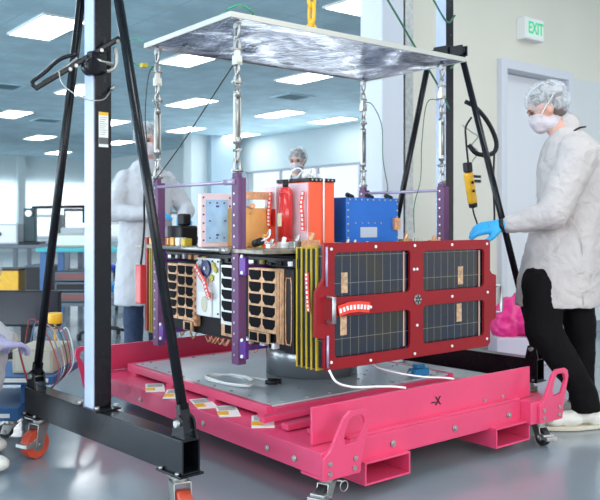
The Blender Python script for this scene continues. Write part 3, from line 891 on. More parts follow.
for hx, z0, z1 in ((.232, .655, .755), (1.345, .62, .75)):
    q = P(); q.tube([(hx - .0 if hx < 1 else 1.312, .236, z0), (hx, .195 if hx < 1 else .225, z0), (hx, .195 if hx < 1 else .225, z1), (hx if hx < 1 else 1.312, .236, z1)], .009, 8, False, 1)
    h = obj('grab_handle', q, galv, RP); h['label'] = 'dark metal grab handle'
q = P(); q.cyl((.222, .229, .80), (.222, .229, .96), .005); q.cyl((.228, .229, .47), (.228, .229, .60), .005); obj('hinge_rod', q, MATS['lilac rod'], RP)

# equipment on the top shelf
Z = .942
e = obj('white_electronics_box', P().box(.085, .255, .97, 1.00, Z, 1.195), pinkwhite, A, .004)
obj('blue_face', P().box(.112, .232, .966, .970, .965, 1.165), paleblue, e)
q = P()
for k in range(6):
    z = .975 + k * .04
    for x in (.097, .244): q.cyl((x, .970, z), (x, .965, z), .004, seg=8)
for x in (.13, .17, .21):
    for z in (.985, 1.15): q.cyl((x, .966, z), (x, .963, z), .004, seg=8)
q.box(.165, .18, .963, .966, 1.13, 1.138).box(.165, .18, .963, .966, .995, 1.003).box(.125, .135, .963, .966, 1.062, 1.068).box(.21, .22, .963, .966, 1.062, 1.068)
objs('face_screw', q, violet, e)
e = obj('amber_box', P().box(.232, .40, .82, 1.0, Z, 1.125), goldfoil, A, .004)
objs('box_screw', P().cyl((.262, .82, 1.10), (.262, .815, 1.10), .006), copper, e)
q = P(); q.box(.232, .42, .80, .82, 1.165, 1.20).box(.395, .42, .80, .825, Z, 1.165); obj('copper_bracket', q, copper, A, .002)
q = P(); q.cyl((.34, .95, 1.13), (.26, .80, 1.135), .012); obj('copper_pipe', q, copper, A)
e = obj('orange_box', P().box(.432, .585, .60, .84, .945, 1.245), orange_p, A, .003)
obj('side_cover', P().box(.426, .432, .605, .835, .95, 1.24), mat('pale pink plate', (0.78, 0.55, 0.60), 0.4, 0, 0.1, 12), e)
q = P(); q.box(.428, .589, .596, .844, 1.245, 1.262); obj('black_top_strip', q, black_matt, e, .002)
q = P()
for k in range(6): q.cyl((.447 + k * .024, .5955, 1.254), (.447 + k * .024, .592, 1.254), .005, seg=8)
objs('strip_screw', q, steel, e)
q = P(); q.cyl((.513, .592, .95), (.513, .592, 1.30), .004); obj('white_tube', q, white_p, e)
q = P(); q.tube([(.44, .70, 1.262), (.45, .66, 1.30), (.48, .64, 1.275), (.50, .66, 1.31), (.51, .70, 1.27)], .004); q.tube([(.42, .74, 1.25), (.43, .72, 1.30), (.46, .70, 1.31), (.48, .68, 1.27)], .0035)
for k in range(4): q.cyl((.45 + k * .03, .66, 1.262), (.45 + k * .03, .66, 1.285), .009, seg=8)
objs('wire_connector', q, white_p, e)
# red canisters on the side of the orange box
q = P(); q.box(.37, .425, .77, .86, .95, 1.225); wc = obj('white_cover', q, pinkwhite, A, .004)
obj('red_lower_cover', P().box(.366, .37, .772, .858, .952, 1.12), red_p, wc)
for (y, r, z0, z1) in ((.715, .034, .985, 1.195),):
    q = P(); q.cyl((.385, y, z0), (.385, y, z1), r, seg=24); q.ell((.385, y, z0), (r, r, .03)); q.ell((.385, y, z1), (r, r, .03))
    c = obj('red_canister', q, red_p, A)
    q = P(); q.cyl((.385, y, z1 + .02), (.385, y, z1 + .06), .014, seg=16); obj('canister_valve', q, black_matt, c)
    q = P(); q.box(.385 - r - .004, .385 - r + .004, y - .012, y + .012, 1.04, 1.10); obj('canister_label', q, mat('cream label', (0.7, 0.62, 0.42), 0.6), c)
q = P(); q.cyl((.42, .58, Z), (.42, .58, Z + .02), .012)
obj('shelf_fitting', q, steel, A)
e = obj('blue_box', P().box(.66, 1.01, .60, .86, Z + .02, 1.178), blue_p, A, .004)
q = P()
for k in range(9):
    q.cyl((.68 + k * .039, .60, 1.168), (.68 + k * .039, .596, 1.168), .005, seg=8)
for k in range(6):
    q.cyl((.67, .60, .985 + k * .033), (.67, .596, .985 + k * .033), .005, seg=8); q.cyl((1.0, .60, .985 + k * .033), (1.0, .596, .985 + k * .033), .005, seg=8)
for k in range(5): q.cyl((.72 + k * .042, .60, 1.055), (.72 + k * .042, .597, 1.055), .004, seg=8)
objs('box_screw', q, steel, e)
obj('nameplate', P().box(.75, .86, .597, .60, .985, 1.035), mat('silver plate', (0.5, 0.55, 0.66), 0.35, 0.5), e)
obj('connector', P().box(.97, 1.01, .585, .60, 1.02, 1.08), copper, e)
q = P()
for k in range(3): q.cyl((.70 + k * .13, .60, 1.178), (.70 + k * .13, .64, 1.192), .012, seg=8)
objs('lug', q, black_matt, e)
q = P(); q.cyl((.66, .95, Z), (.66, .95, 1.12), .10, seg=32); q.ell((.66, .95, 1.12), (.10, .10, .07)); obj('grey_tank', q, mat('grey blue tank', (0.38, 0.46, 0.58), 0.45, 0.2, 0.1, 8), A)
random.seed(5)
for k in range(7):
    y = 1.15 + k * .055; p = P(); h = random.uniform(.025, .045)
    p.box(.10, .145, y, y + .035, Z, Z + h); obj('relay_block', p, random.choice([white_p, goldfoil, yellow_edge, goldfoil]), A, .004)
p = P(); p.box(.12, .22, 1.22, 1.36, Z, Z + .10); p.box(.15, .20, 1.25, 1.31, Z + .10, Z + .16); obj('black_camera_unit', p, black_matt, A, .01)
for (x, y, s, m) in ((.33, .56, .03, steel), (.30, .62, .025, wire_white), (.36, .50, .035, copper), (.28, .74, .03, yellow_edge), (.22, .60, .022, galv), (.64, .52, .018, steel), (.70, .50, .014, copper), (.56, .48, .02, steel), (1.08, .55, .02, steel), (1.16, .50, .025, copper), (1.22, .52, .02, copper), (1.30, .62, .02, copper), (1.06, .6, .03, gold)):
    p = P(); p.box(x - s, x + s, y - s * .7, y + s * .7, Z, Z + s * 1.1); p.cyl((x, y, Z + s), (x + s * .3, y, Z + s * 2), s * .4, seg=10)
    obj('top_fitting', p, m, A, .003)

# red warning tags (they hang on the craft, each its own thing)
tagred = mat('red warning ribbon', (0.80, 0.05, 0.03), 0.5, 0, 0.1, 20)
def ribbon(name, label, pts, w, nrm, text=None):
    t = thing(name, label, 'warning tag', pts[0], 0, 'red warning tags')
    o = Vector(pts[0]); n = Vector(nrm).normalized(); p = P(); vs = []
    P_ = [Vector(q) - o for q in pts]
    for i, q in enumerate(P_):
        d = (P_[min(i + 1, len(P_) - 1)] - P_[max(i - 1, 0)]).normalized(); s = d.cross(n).normalized() * w / 2
        vs.append([p.bm.verts.new(q + s - n * .001), p.bm.verts.new(q - s - n * .001), p.bm.verts.new(q - s + n * .001), p.bm.verts.new(q + s + n * .001)])
    for a, b in zip(vs, vs[1:]):
        for k in range(4): p.bm.faces.new((a[k], a[(k + 1) % 4], b[(k + 1) % 4], b[k]))
    p.bm.faces.new(vs[0]); p.bm.faces.new(vs[-1][::-1])
    obj('ribbon', p, tagred, t)
    q = P()
    for a, b in zip(P_, P_[1:]):
        d = (b - a); 
        for k in range(3):
            c = a + d * (k + .5) / 3 + n * .0022
            s = d.normalized().cross(n).normalized()
            M = Matrix.Translation(c) @ Matrix((d.normalized(), s, n)).transposed().to_4x4()
            q.box(-d.length * .1, d.length * .1, -w * .2, w * .22, -.0008, .0008, M)
    obj('printed_letters', q, paper, t)
    return t
ribbon('warning_tag', 'bright red tag with white print stuck across the red solar cover', [(.285, .228, .695), (.34, .226, .708), (.40, .226, .708), (.46, .229, .700)], .045, (0, -1, 0))
ribbon('warning_tag', 'red and white ribbon draped below the blue dial', [(.180, 1.185, .845), (.176, 1.13, .80), (.174, 1.09, .775), (.174, 1.06, .72), (.178, 1.045, .69)], .032, (-1, 0, 0))
ribbon('warning_tag', 'red ribbon lying folded on the shelf beside the amber box', [(.25, .74, .975), (.24, .69, .985), (.22, .64, .965), (.22, .58, .955)], .045, (-.6, -.1, .8))
ribbon('warning_tag', 'red and white ribbon hanging on the side of the orange box', [(.405, .61, 1.20), (.400, .617, 1.14), (.402, .61, 1.08), (.408, .615, 1.02)], .028, (-1, 0, 0))
ribbon('warning_tag', 'leftmost red ribbon hanging on the white side of the orange box', [(.358, .80, 1.20), (.352, .795, 1.14), (.350, .80, 1.09), (.355, .805, 1.04)], .032, (-1, 0, 0))
ribbon('warning_tag', 'pale pink ribbon hanging over the yellow and black stripes', [(.208, .34, .85), (.205, .335, .80), (.205, .33, .74), (.207, .325, .69)], .022, (-1, 0, 0))

# black cap on the red tag
v = thing('protective_cap', 'black ribbed connector cap lying beside the amber box', 'cap', (.20, .70, .945))
p = P(); p.cyl((0, 0, .018), (.0, -.05, .03), .017, seg=14); obj('cap_body', p, black_matt, v)
p = P(); p.tube([(0, -.05, .03), (.02, -.08, .05), (.04, -.06, .08), (.05, -.03, .06)], .004); obj('cap_cord', p, wire_white, v)

# ------------------------------------------------------------ things lying on the trolley
tg = thing('instruction_tag', '', 'tag', (0, 0, 0), 0, 'paper tags along the trolley rail')
p = P(); p.box(-.035, .035, -.075, .075, 0, .0015); obj('paper', p, paper, tg)
p = P(); p.box(-.034, .0, -.05, .0, .0015, .0022); obj('yellow_block', p, yellow_p, tg)
p = P()
for k in range(5): p.box(-.028, .028, .012 + k * .011, .017 + k * .011, .0015, .002)
obj('print', p, MATS['grey print'], tg)
labs = ['white paper tag with yellow block on the trolley rail, nearest the front corner handle',
        'second white paper tag from the front corner on the trolley rail',
        'middle white paper tag on the trolley rail, just right of the brace tube',
        'white paper tag on the trolley rail partly hidden behind the brace tube',
        'farthest white paper tag on the trolley rail, left of the brace tube']
for i, ((x, y), l) in enumerate(zip(((.10, .50), (.085, .745), (.08, .94), (.075, 1.20), (.07, 1.39)), labs)):
    o = tg if i == 0 else dup(tg)
    o.location = (x, y, .2205); o.rotation_euler = (0, 0, R(-35 + 8 * ((i * 7) % 3)))
    o['label'] = l; o.scale = (1.35, 1.35, 1)
cb = thing('cable_coil', 'coiled white cable with black connectors on the grey deck plate', 'cable', (.36, .95, .276))
p = P()
pts = []
for k in range(21):
    a = k * 2 * math.pi / 9.5; r = .13 + .015 * math.sin(k * 2.1)
    pts.append((-.06 + r * .62 * math.cos(a), .10 + r * 1.25 * math.sin(a), .006 + .0012 * k * .5))
pts.append((.08, -.06, .012)); p.tube(pts, .0055, 8, False, 4); obj('cable_loop', p, wire_white, cb)
p = P(); p.cyl((.06, -.05, .014), (.10, -.10, .014), .013, seg=12); p.cyl((.03, -.07, .014), (.07, -.11, .014), .011, seg=12); obj('plug', p, black_matt, cb)
def cable(name, label, pts, r, m, grp=None):
    o = Vector(pts[0]); t = P(); t.tube([Vector(q) - o for q in pts], r, 8, False, 6)
    c = obj(name, t, m, None, 0, tuple(o)); tag(c, label, 'cable', grp); return c
cable('cable', 'white cable dropping from the red cover corner over the pink end panel', [(.232, .227, .462), (.25, .20, .415), (.32, .18, .39), (.42, .14, .385), (.50, .115, .378), (.53, .085, .374)], .005, wire_white)
cable('cable', 'short white cable under the right half of the red cover', [(.60, .36, .43), (.62, .33, .41), (.66, .24, .395), (.72, .16, .385), (.80, .12, .378), (.84, .094, .372)], .0045, wire_white)
bt = thing('blue_clamp', 'small blue clamp on the deck behind the pink end panel', 'clamp', (1.16, .60, .275))
p = P(); p.box(-.05, .05, -.03, .03, 0, .035); p.box(-.03, .03, -.02, .02, .035, .055); obj('clamp_body', p, mat('bright blue clamp', (0.02, 0.25, 0.55), 0.35), bt, .006)
p = P(); p.cyl((-.05, 0, .02), (-.08, 0, .02), .008); obj('clamp_screw', p, steel, bt)
for (x, y, l) in ((.28, .64, 'steel bolt boss on the deck left of the red cover'), (.62, .66, 'steel bolt boss on the deck under the red cover')):
    pass

# ------------------------------------------------------------ cables and pendant in the air
cable('cable', 'dark thin cable running from the front load cell down to the left chain', [(.085, .67, 1.77), (.07, .80, 1.66), (.06, 1.05, 1.47), (.05, 1.25, 1.33), (.045, 1.36, 1.26)], .003, wire_black)
cable('cable', 'grey green cable hanging beside the chain above the blue box', [(1.49, 1.37, 1.80), (1.53, 1.33, 1.78), (1.57, 1.29, 1.65), (1.57, 1.28, 1.45), (1.60, 1.27, 1.28), (1.59, 1.27, 1.24)], .003, wire_green)
cable('cable', 'black cable looped behind the left chain', [(.07, 1.365, 1.86), (.03, 1.38, 1.80), (.02, 1.40, 1.60), (.04, 1.42, 1.45), (.02, 1.40, 1.30), (.05, 1.42, 1.1)], .003, wire_black)
cable('cable', 'thin green cable hanging left of the right chain', [(1.50, .76, 1.74), (1.44, .80, 1.72), (1.42, .82, 1.5), (1.41, .82, 1.3), (1.38, .84, 1.15), (1.38, .84, 1.0)], .0025, wire_green)
cable('hoist_cable', 'dark green cable slanting down from the top to the right post, lower of two', [(1.20, 1.05, 2.52), (1.33, .97, 2.28), (1.54, .97, 2.06), (1.68, .93, 1.86), (1.72, .88, 1.72)], .006, wire_green)
cable('hoist_cable', 'dark green cable slanting from the top edge to the right post, upper of two', [(1.45, 1.1, 2.75), (1.55, 1.05, 2.58), (1.68, 1.0, 2.42), (1.79, .96, 2.26), (1.83, .93, 2.3)], .006, wire_green)
cable('cable', 'bright green cable wrapped round the right post beside the plate edge', [(1.56, .74, 1.99), (1.66, .80, 1.96), (1.76, .90, 1.97), (1.84, .93, 2.02), (1.88, .90, 2.06)], .005, mat('green cable', (0.03, 0.35, 0.15), 0.4))
cable('cable', 'thin green cable over the left corner of the plate', [(.03, 1.43, 1.97), (-.01, 1.46, 1.99), (-.05, 1.47, 1.95), (-.05, 1.45, 1.88), (.0, 1.42, 1.85), (.05, 1.37, 1.84)], .003, MATS['green cable'])
cable('cable', 'thin green cable tangle over the front corner of the plate', [(.02, .66, 1.97), (.06, .62, 1.99), (.12, .62, 1.98), (.16, .66, 1.975), (.1, .70, 1.97), (.03, .71, 1.968)], .004, MATS['green cable'])
yt = thing('cable_tag', 'small yellow tag beside the left chain top', 'tag', (.03, 1.42, 1.85)); p = P(); p.box(-.03, .0, -.03, .0, -.012, .008); obj('tag_plate', p, yellow_edge, yt)
pd = thing('hoist_pendant', 'yellow hoist control pendant hanging beside the right gantry post', 'hoist pendant', (1.865, .86, 1.355))
M = Matrix.Rotation(R(14), 4, 'Y') @ Matrix.Rotation(R(0), 4, 'Z')
p = P(); p.box(-.028, .028, -.02, .02, -.19, .0, Matrix.Rotation(R(-13), 4, 'Y')); body = obj('pendant_body', p, yellow_p, pd, .012)
p = P(); p.box(-.022, .022, -.022, .022, 0, .06, Matrix.Rotation(R(-8), 4, 'Y')); p.box(-.02, .02, -.021, .021, -.215, -.185, Matrix.Rotation(R(-13), 4, 'Y')); objs('rubber_end', p, black_matt, pd, .008)
p = P(); p.cyl((.012, -.022, -.06), (.012, -.028, -.06), .009); p.cyl((.02, -.022, -.11), (.02, -.028, -.11), .009); objs('button', p, black_matt, pd)
p = P(); p.tube([(0, 0, .06), (-.01, 0, .12), (-.02, 0, .2), (-.01, .01, .27), (.03, 0, .33)], .006); p.tube([(.04, 0, -.21), (.055, 0, -.25), (.085, 0, -.31), (.09, 0, -.36)], .005); objs('pendant_cord', p, black_matt, pd)
cable('air_hose', 'looped black hose hanging on the right gantry post above the yellow pendant', [(1.86, .88, 1.78), (1.90, .83, 1.74), (1.97, .80, 1.66), (2.02, .78, 1.56), (2.02, .78, 1.49), (1.97, .80, 1.46), (1.90, .83, 1.47), (1.87, .86, 1.52)], .014, black_matt)
cable('air_hose', 'thin black cord hanging straight down right of the yellow pendant', [(2.01, .78, 1.50), (2.00, .78, 1.3), (2.01, .78, 1.1), (2.00, .78, 1.02)], .006, black_matt)
cable('cable', 'steel coil spring cord at the right gantry post', [(1.86, .90, 1.64), (1.89, .86, 1.60), (1.93, .84, 1.57), (1.90, .86, 1.52), (1.93, .84, 1.48), (1.90, .86, 1.42)], .004, steel)
rbx = thing('remote_control_box', 'red pendant control box hanging beside the left purple upright', 'control box', (.047, 1.50, .84))
p = P(); p.box(-.018, .018, -.03, .03, -.20, 0); obj('box_body', p, red_p, rbx, .006)
p = P(); p.tube([(0, 0, 0), (.01, .0, .08), (.03, .02, .2), (.02, .0, .36), (.03, -.02, .45)], .006); obj('cord', p, black_matt, rbx)

# ------------------------------------------------------------ people
def rotz(a): return Matrix.Rotation(a, 4, 'Z')
def hand(name, parent, M, m, curl=0.5, side=1, fat=1.05, spread=0.12):
    """palm frame: x along the fingers, y across towards the thumb side, z the back of the hand"""
    p = P()
    def T_(v): return M @ Vector(v)
    def caps(a, b, r1, r2):
        p.cap(T_(a), T_(b), r1 * fat, r2 * fat)
    caps((-.05, 0, 0), (.01, 0, 0), .026, .027)
    for y in (-.028, -.01, .01, .028): caps((.0, y * .8, 0), (.075, y * 1.05, 0), .0145, .0125)
    for i, (y, L) in enumerate(((-.032, .058), (-.011, .072), (.011, .078), (.033, .070))):
        a = Vector((.075, y, 0)); ang = 0
        for seg, f in enumerate((.45, .32, .23)):
            ang += curl * (.6 if seg == 0 else .8)
            d = Vector((math.cos(ang) * math.cos(y * 3), math.sin(y * 3) * spread * 8 * .3, -math.sin(ang)))
            b = a + d * L * f * 1.05; caps(a, b, .0098 - seg * .001, .0090 - seg * .001); a = b
    a = Vector((-.005, side * .028, -.006)); b = a + Vector((.030, side * .026, -.014)); c = b + Vector((.028, side * .010, -.012)); d = c + Vector((.02, -side * .003, -.008))
    caps(a, b, .0145, .012); caps(b, c, .0115, .0105); caps(c, d, .0105, .0085)
    return organic(name, p, m, parent, .0045, 3)

def head_parts(root, body, c, yaw, pitch, hair=True, hood=False, cap_scale=1.0):
    """adds head volumes to the body P; returns frame matrix. x of the frame = where the face looks"""
    F = Matrix.Translation(c) @ rotz(yaw) @ Matrix.Rotation(pitch, 4, 'Y')
    def e(o, r, rot=None): body.ell(F @ Vector(o), r, F.to_3x3().to_4x4() @ (rot or Matrix()), 20)
    e((-.012, 0, .025), (.092, .075, .092)); e((.02, 0, -.035), (.062, .056, .075)); e((.045, 0, -.075), (.034, .033, .03))
    e((.086, 0, -.015), (.018, .012, .022)); e((.072, 0, .028), (.02, .045, .014))
    for s in (-1, 1): e((-.008, s * .074, -.01), (.018, .009, .03))
    return F
def face_and_cap(root, F, yawM, mask=True, hood=False):
    def P_e(o, r): 
        p = P(); p.ell(F @ Vector(o), r, F.to_3x3().to_4x4(), 20); return p
    p = P()
    for s in (-1, 1): p.ell(F @ Vector((.077, s * .031, .008)), (.010, .014, .009), F.to_3x3().to_4x4(), 12)
    objs('eye', p, mat('eye', (0.05, 0.03, 0.03), 0.3) if 'eye' not in MATS else MATS['eye'], root)
    p = P()
    for s in (-1, 1): p.ell(F @ Vector((.083, s * .032, .026)), (.006, .02, .005), F.to_3x3().to_4x4(), 10)
    objs('eyebrow', p, hairm, root)
    p = P(); p.ell(F @ Vector((-.022, 0, .045)), (.094, .082, .084), F.to_3x3().to_4x4(), 24); p.ell(F @ Vector((-.05, 0, -.01)), (.06, .074, .07), F.to_3x3().to_4x4(), 20)
    organic('hair', p, hairm, root, .009, 3, .012, .03)
    p = P(); p.ell(F @ Vector((-.030, 0, .052)), (.118, .100, .095), F.to_3x3().to_4x4(), 32); p.ell(F @ Vector((-.065, 0, .01)), (.075, .088, .075), F.to_3x3().to_4x4(), 24)
    organic('hair_net', p, netm, root, .009, 4, .012, .02)
    if mask:
        p = P(); p.ell(F @ Vector((.045, 0, -.045)), (.062, .064, .055), F.to_3x3().to_4x4(), 24); p.ell(F @ Vector((.0, 0, -.075)), (.062, .066, .05), F.to_3x3().to_4x4(), 20); p.ell(F @ Vector((.06, 0, -.07)), (.04, .045, .045), F.to_3x3().to_4x4(), 20)
        p.ell(F @ Vector((.088, 0, -.02)), (.018, .016, .022), F.to_3x3().to_4x4(), 14)
        organic('face_mask', p, maskm, root, .007, 4, .006, .03)
        p = P()
        for s in (-1, 1): p.tube([F @ Vector((.05, s * .062, -.03)), F @ Vector((.015, s * .078, .0)), F @ Vector((-.03, s * .088, .03)), F @ Vector((-.08, s * .075, .07))], .0025, 6)
        objs('mask_strap', p, white_p, root)

PR = HEAD   # people are posed in a frame facing along the picture plane

# --- man at right, reaching over to the craft
x, y = cw((560 - 300) / 790 * 4.2, 4.2)
Mn = thing('person', 'person in white lab coat, hair net and black trousers reaching out a blue gloved hand', 'person', (x, y, 0), PR)
b = P()
b.loft([(.0, 0, .92, .12, .12), (.03, 0, 1.05, .12, .13), (.06, 0, 1.25, .12, .15), (.06, 0, 1.40, .11, .15), (.03, 0, 1.50, .06, .07), (-.02, 0, 1.60, .052, .055)], 20)
Fh = head_parts(Mn, b, Vector((-.075, .01, 1.660)), R(180 - 10), R(24))
b.cap((.04, 0, 1.48), (-.04, 0.005, 1.60), .06, .055)
for h, k, a in (((-.05, -.05, .88), (-.095, -.12, .52), (.09, -.14, .10)), ((.10, .07, .95), (.12, .06, .52), (.13, .06, .10))):
    b.cap(h, k, .075, .055); b.cap(k, a, .05, .035); b.cap(a, (a[0] - .10, a[1], .05), .035, .03)
sh, el, wr = Vector((.02, -.17, 1.41)), Vector((-.11, -.22, 1.10)), Vector((-.325, -.13, 1.045))
b.cap(sh, el, .05, .042); b.cap(el, wr, .040, .028)
sh2, el2, wr2 = Vector((.05, .16, 1.40)), Vector((.10, .27, 1.12)), Vector((.0, .24, 1.0))
b.cap(sh2, el2, .05, .042); b.cap(el2, wr2, .040, .028)
organic('body', b, skin, Mn, .010, 3)
face_and_cap(Mn, Fh, None)
c = P()
c.loft([(-.02, -.01, .62, .222, .205), (-.01, -.01, .75, .215, .20), (.01, -.01, .88, .205, .195), (.035, 0, 1.0, .195, .19), (.07, 0, 1.12, .185, .185), (.075, 0, 1.25, .19, .20), (.07, 0, 1.36, .185, .205), (.065, 0, 1.44, .16, .185), (.05, 0, 1.50, .115, .13), (.035, 0, 1.55, .075, .08)], 28)
c.cap(sh + Vector((.02, 0, -.01)), el, .10, .082); c.cap(el, wr + Vector((.02, 0, .0)), .078, .046); c.cap((.05, -.08, 1.44), sh, .09, .09)
c.cap((.055, 0, 1.50), (.035, 0, 1.575), .085, .068); c.cap(sh2, el2, .085, .07); c.cap(el2, wr2, .068, .045)
organic('lab_coat', c, coatm, Mn, .010, 3, .016, .05)
p = P(); p.tube([(.13, .0, 1.565), (.115, -.05, 1.56), (.06, -.09, 1.545), (.0, -.10, 1.50)], .005); obj('black_collar', p, black_matt, Mn)
p = P(); p.tube([(-.085, -.215, 1.14), (.03, -.21, 1.0), (.05, -.195, .8), (.05, -.205, .64)], .0025); obj('coat_seam', p, coatm, Mn)
tr = P()
tr.loft([(0, 0, .60, .17, .13), (0, 0, .78, .155, .13), (.01, 0, .96, .13, .12)], 24)
tr.cap((-.115, -.08, .74), (-.125, -.12, .50), .112, .094); tr.cap((-.125, -.12, .50), (.075, -.14, .19), .092, .066); tr.cyl((.075, -.14, .19), (.09, -.14, .09), .068, .074, 20)
tr.cap((.08, .05, .76), (.125, .05, .50), .100, .085); tr.cap((.125, .05, .50), (.135, .05, .19), .083, .064); tr.cyl((.135, .05, .19), (.138, .05, .085), .066, .072, 20)
organic('trousers', tr, trouser, Mn, .010, 3, .012, .06)
for (ax, ay, yaw) in ((.085, -.14, R(188)), (.145, .05, R(184))):
    M = Matrix.Translation((ax, ay, 0)) @ rotz(yaw) @ Matrix.Scale(1.12, 4)
    p = P()
    p.ell(M @ Vector((0, 0, .07)), (.062, .05, .055), rotz(yaw)); p.ell(M @ Vector((.08, 0, .048)), (.09, .048, .042), rotz(yaw)); p.ell(M @ Vector((.15, 0, .040)), (.06, .046, .030), rotz(yaw)); p.ell(M @ Vector((-.05, 0, .045)), (.045, .043, .045), rotz(yaw))
    s = organic('shoe', p, shoe_w, Mn, .008, 3, .006, .03)
    q = P(); pts = []
    for k in range(24):
        t = 2 * math.pi * k / 24; X = .06 + .155 * math.cos(t); Y = .048 * math.sin(t) * (1.05 if math.cos(t) > 0 else .9)
        v = M @ Vector((X, Y, 0)); pts.append((v.x, v.y))
    q.prism(pts, 'z', 0.002, .022); obj('shoe_sole', q, shoe_s, s, .004)
d = (Vector((-.47, -.08, 1.02)) - wr).normalized()
yv = Vector((0, 0, 1)).cross(d).normalized(); zv = d.cross(yv)
HM = Matrix.Translation(wr + d * .045) @ Matrix((d, yv, zv)).transposed().to_4x4() @ rotz(0) @ Matrix.Rotation(R(-40), 4, 'X')
hand('glove', Mn, HM, glove_blue, .42, 1, 1.28)
p = P(); p.cyl(wr + d * .005, wr + d * .028, .036, .034, 20); obj('wrist_strap', p, black_matt, Mn)
d2 = Vector((-.3, .3, -.9)).normalized(); y2 = Vector((0, 0, 1)).cross(d2).normalized(); z2 = d2.cross(y2)
hand('glove', Mn, Matrix.Translation(wr2 + d2 * .04) @ Matrix((d2, y2, z2)).transposed().to_4x4(), glove_blue, .5, 1)

# --- standing man behind the craft, generic frontal figure with folded forearms
def standing(label, X, Y, yaw, jm, armpose, netoff=0.0, coat_m=coatb):
    x, y = cw(X, Y)
    t = thing('person', label, 'person', (x, y, 0), PR + yaw)
    # figure frame: faces -y
    b = P()
    b.loft([(0, 0, .92, .16, .11), (0, 0, 1.10, .14, .10), (0, 0, 1.30, .17, .11), (0, 0, 1.42, .16, .10), (0, 0, 1.50, .07, .065), (0, -.01, 1.58, .052, .055)], 20)
    F = head_parts(t, b, Vector((0, -.03, 1.675)), R(-90), R(12))
    b.cap((0, 0, 1.5), (0, -.01, 1.6), .056, .054)
    for s in (-1, 1):
        b.cap((s * .09, 0, .95), (s * .10, 0, .50), .075, .052); b.cap((s * .10, 0, .50), (s * .10, .01, .09), .048, .034); b.cap((s * .10, .01, .07), (s * .11, -.12, .04), .035, .03)
    arms = []
    for s in (-1, 1):
        sh = Vector((s * .17, 0, 1.375)); el = Vector(armpose[0][0 if s < 0 else 1]); wr = Vector(armpose[1][0 if s < 0 else 1]); arms.append((sh, el, wr))
        b.cap(sh, el, .048, .040); b.cap(el, wr, .038, .027)
    organic('body', b, skin, t, .012, 3)
    face_and_cap(t, F, None)
    c = P()
    c.loft([(0, 0, .44, .25, .17), (0, 0, .70, .235, .16), (0, 0, .95, .215, .15), (0, 0, 1.12, .20, .145), (0, 0, 1.30, .215, .15), (0, 0, 1.40, .20, .135), (0, 0, 1.48, .12, .10), (0, 0, 1.53, .08, .08)], 26)
    for sh, el, wr in arms: c.cap(sh, el, .078, .07); c.cap(el, wr, .07, .05)
    organic('lab_coat', c, coat_m, t, .012, 3, .018, .06)
    p = P(); p.tube([(-.05, -.085, 1.53), (-.03, -.12, 1.45), (0, -.15, 1.38), (.03, -.12, 1.45), (.05, -.085, 1.53)], .004); obj('black_collar', p, black_matt, t)
    l = P()
    for s in (-1, 1): l.cap((s * .095, 0, .9), (s * .10, 0, .5), .10, .082); l.cap((s * .10, 0, .5), (s * .10, 0, .11), .08, .07)
    organic('trousers', l, jm, t, .013, 3, .02, .09)
    for s in (-1, 1):
        p = P(); p.ell((s * .10, 0, .07), (.05, .06, .06)); p.ell((s * .11, -.09, .045), (.05, .10, .043)); organic('shoe', p, shoe_w, t, .01, 3)
    for i, (sh, el, wr) in enumerate(arms):
        d = (wr - el).normalized(); yv = Vector((0, 0, 1)).cross(d).normalized(); zv = d.cross(yv)
        hand('glove', t, Matrix.Translation(wr + d * .04) @ Matrix((d, yv, zv)).transposed().to_4x4(), glove_blue, .45, 1 if i else -1)
    return t
standing('person in white coat and dark jeans standing behind the left end of the spacecraft', (146 - 300) / 790 * 6.0, 6.0, R(35), jeans,
         (((-.30, -.05, 1.13), (.33, -.02, 1.15)), ((-.10, -.25, 1.12), (.18, -.27, 1.10))))
standing('person in white coat and hair net far behind, only the head showing above the red canister', (298 - 300) / 790 * 8.0, 8.0, R(-15), jeans,
         (((-.30, -.05, 1.13), (.30, -.05, 1.13)), ((-.12, -.28, 1.05), (.12, -.28, 1.05))))

# --- person crouching at the left edge beside the blue cart
x, y = cw(-1.40, 3.45)
Cr = thing('person', 'person in white coverall crouching at the left edge, mostly outside the photo', 'person', (x, y, 0), PR)
b = P()
b.cap((-.36, .0, .30), (-.26, 0, .52), .13, .13); b.cap((-.26, 0, .52), (-.16, 0, .66), .13, .10); b.cap((-.16, 0, .66), (-.07, 0, .76), .055, .05)
Fc = head_parts(Cr, b, Vector((-.015, 0, .815)), R(0), R(25))
arms = (((-.14, -.15, .62), (-.01, -.17, .54), (.08, -.06, .53)), ((-.14, .15, .62), (.02, .16, .52), (.02, .14, .53)))
legs = (((-.33, -.10, .28), (.02, -.13, .46), (.015, -.12, .09)), ((-.33, .10, .28), (-.02, .17, .44), (-.10, .16, .09)))
for s_, e_, w_ in arms: b.cap(s_, e_, .045, .04); b.cap(e_, w_, .038, .027)
for h_, k_, a_ in legs: b.cap(h_, k_, .075, .055); b.cap(k_, a_, .05, .035); b.cap(a_, (a_[0] + .10, a_[1], .05), .035, .03)
organic('body', b, skin, Cr, .011, 3)
face_and_cap(Cr, Fc, None)
c = P()
c.cap((-.36, .0, .31), (-.26, 0, .50), .19, .18); c.cap((-.26, 0, .50), (-.17, 0, .64), .18, .15)
for s_, e_, w_ in arms: c.cap(s_, e_, .082, .075); c.cap(e_, w_, .072, .045)
for h_, k_, a_ in legs: c.cap(h_, k_, .12, .085); c.cap(k_, (a_[0] * .9, a_[1], .12), .085, .07)
organic('coverall', c, coatb, Cr, .012, 3, .03, .09)
for h_, k_, a_ in legs:
    p = P(); p.ell((a_[0] - .01, a_[1], .06), (.06, .05, .055)); p.ell((a_[0] + .075, a_[1], .042), (.09, .048, .04)); organic('shoe', p, shoe_w, Cr, .009, 3)
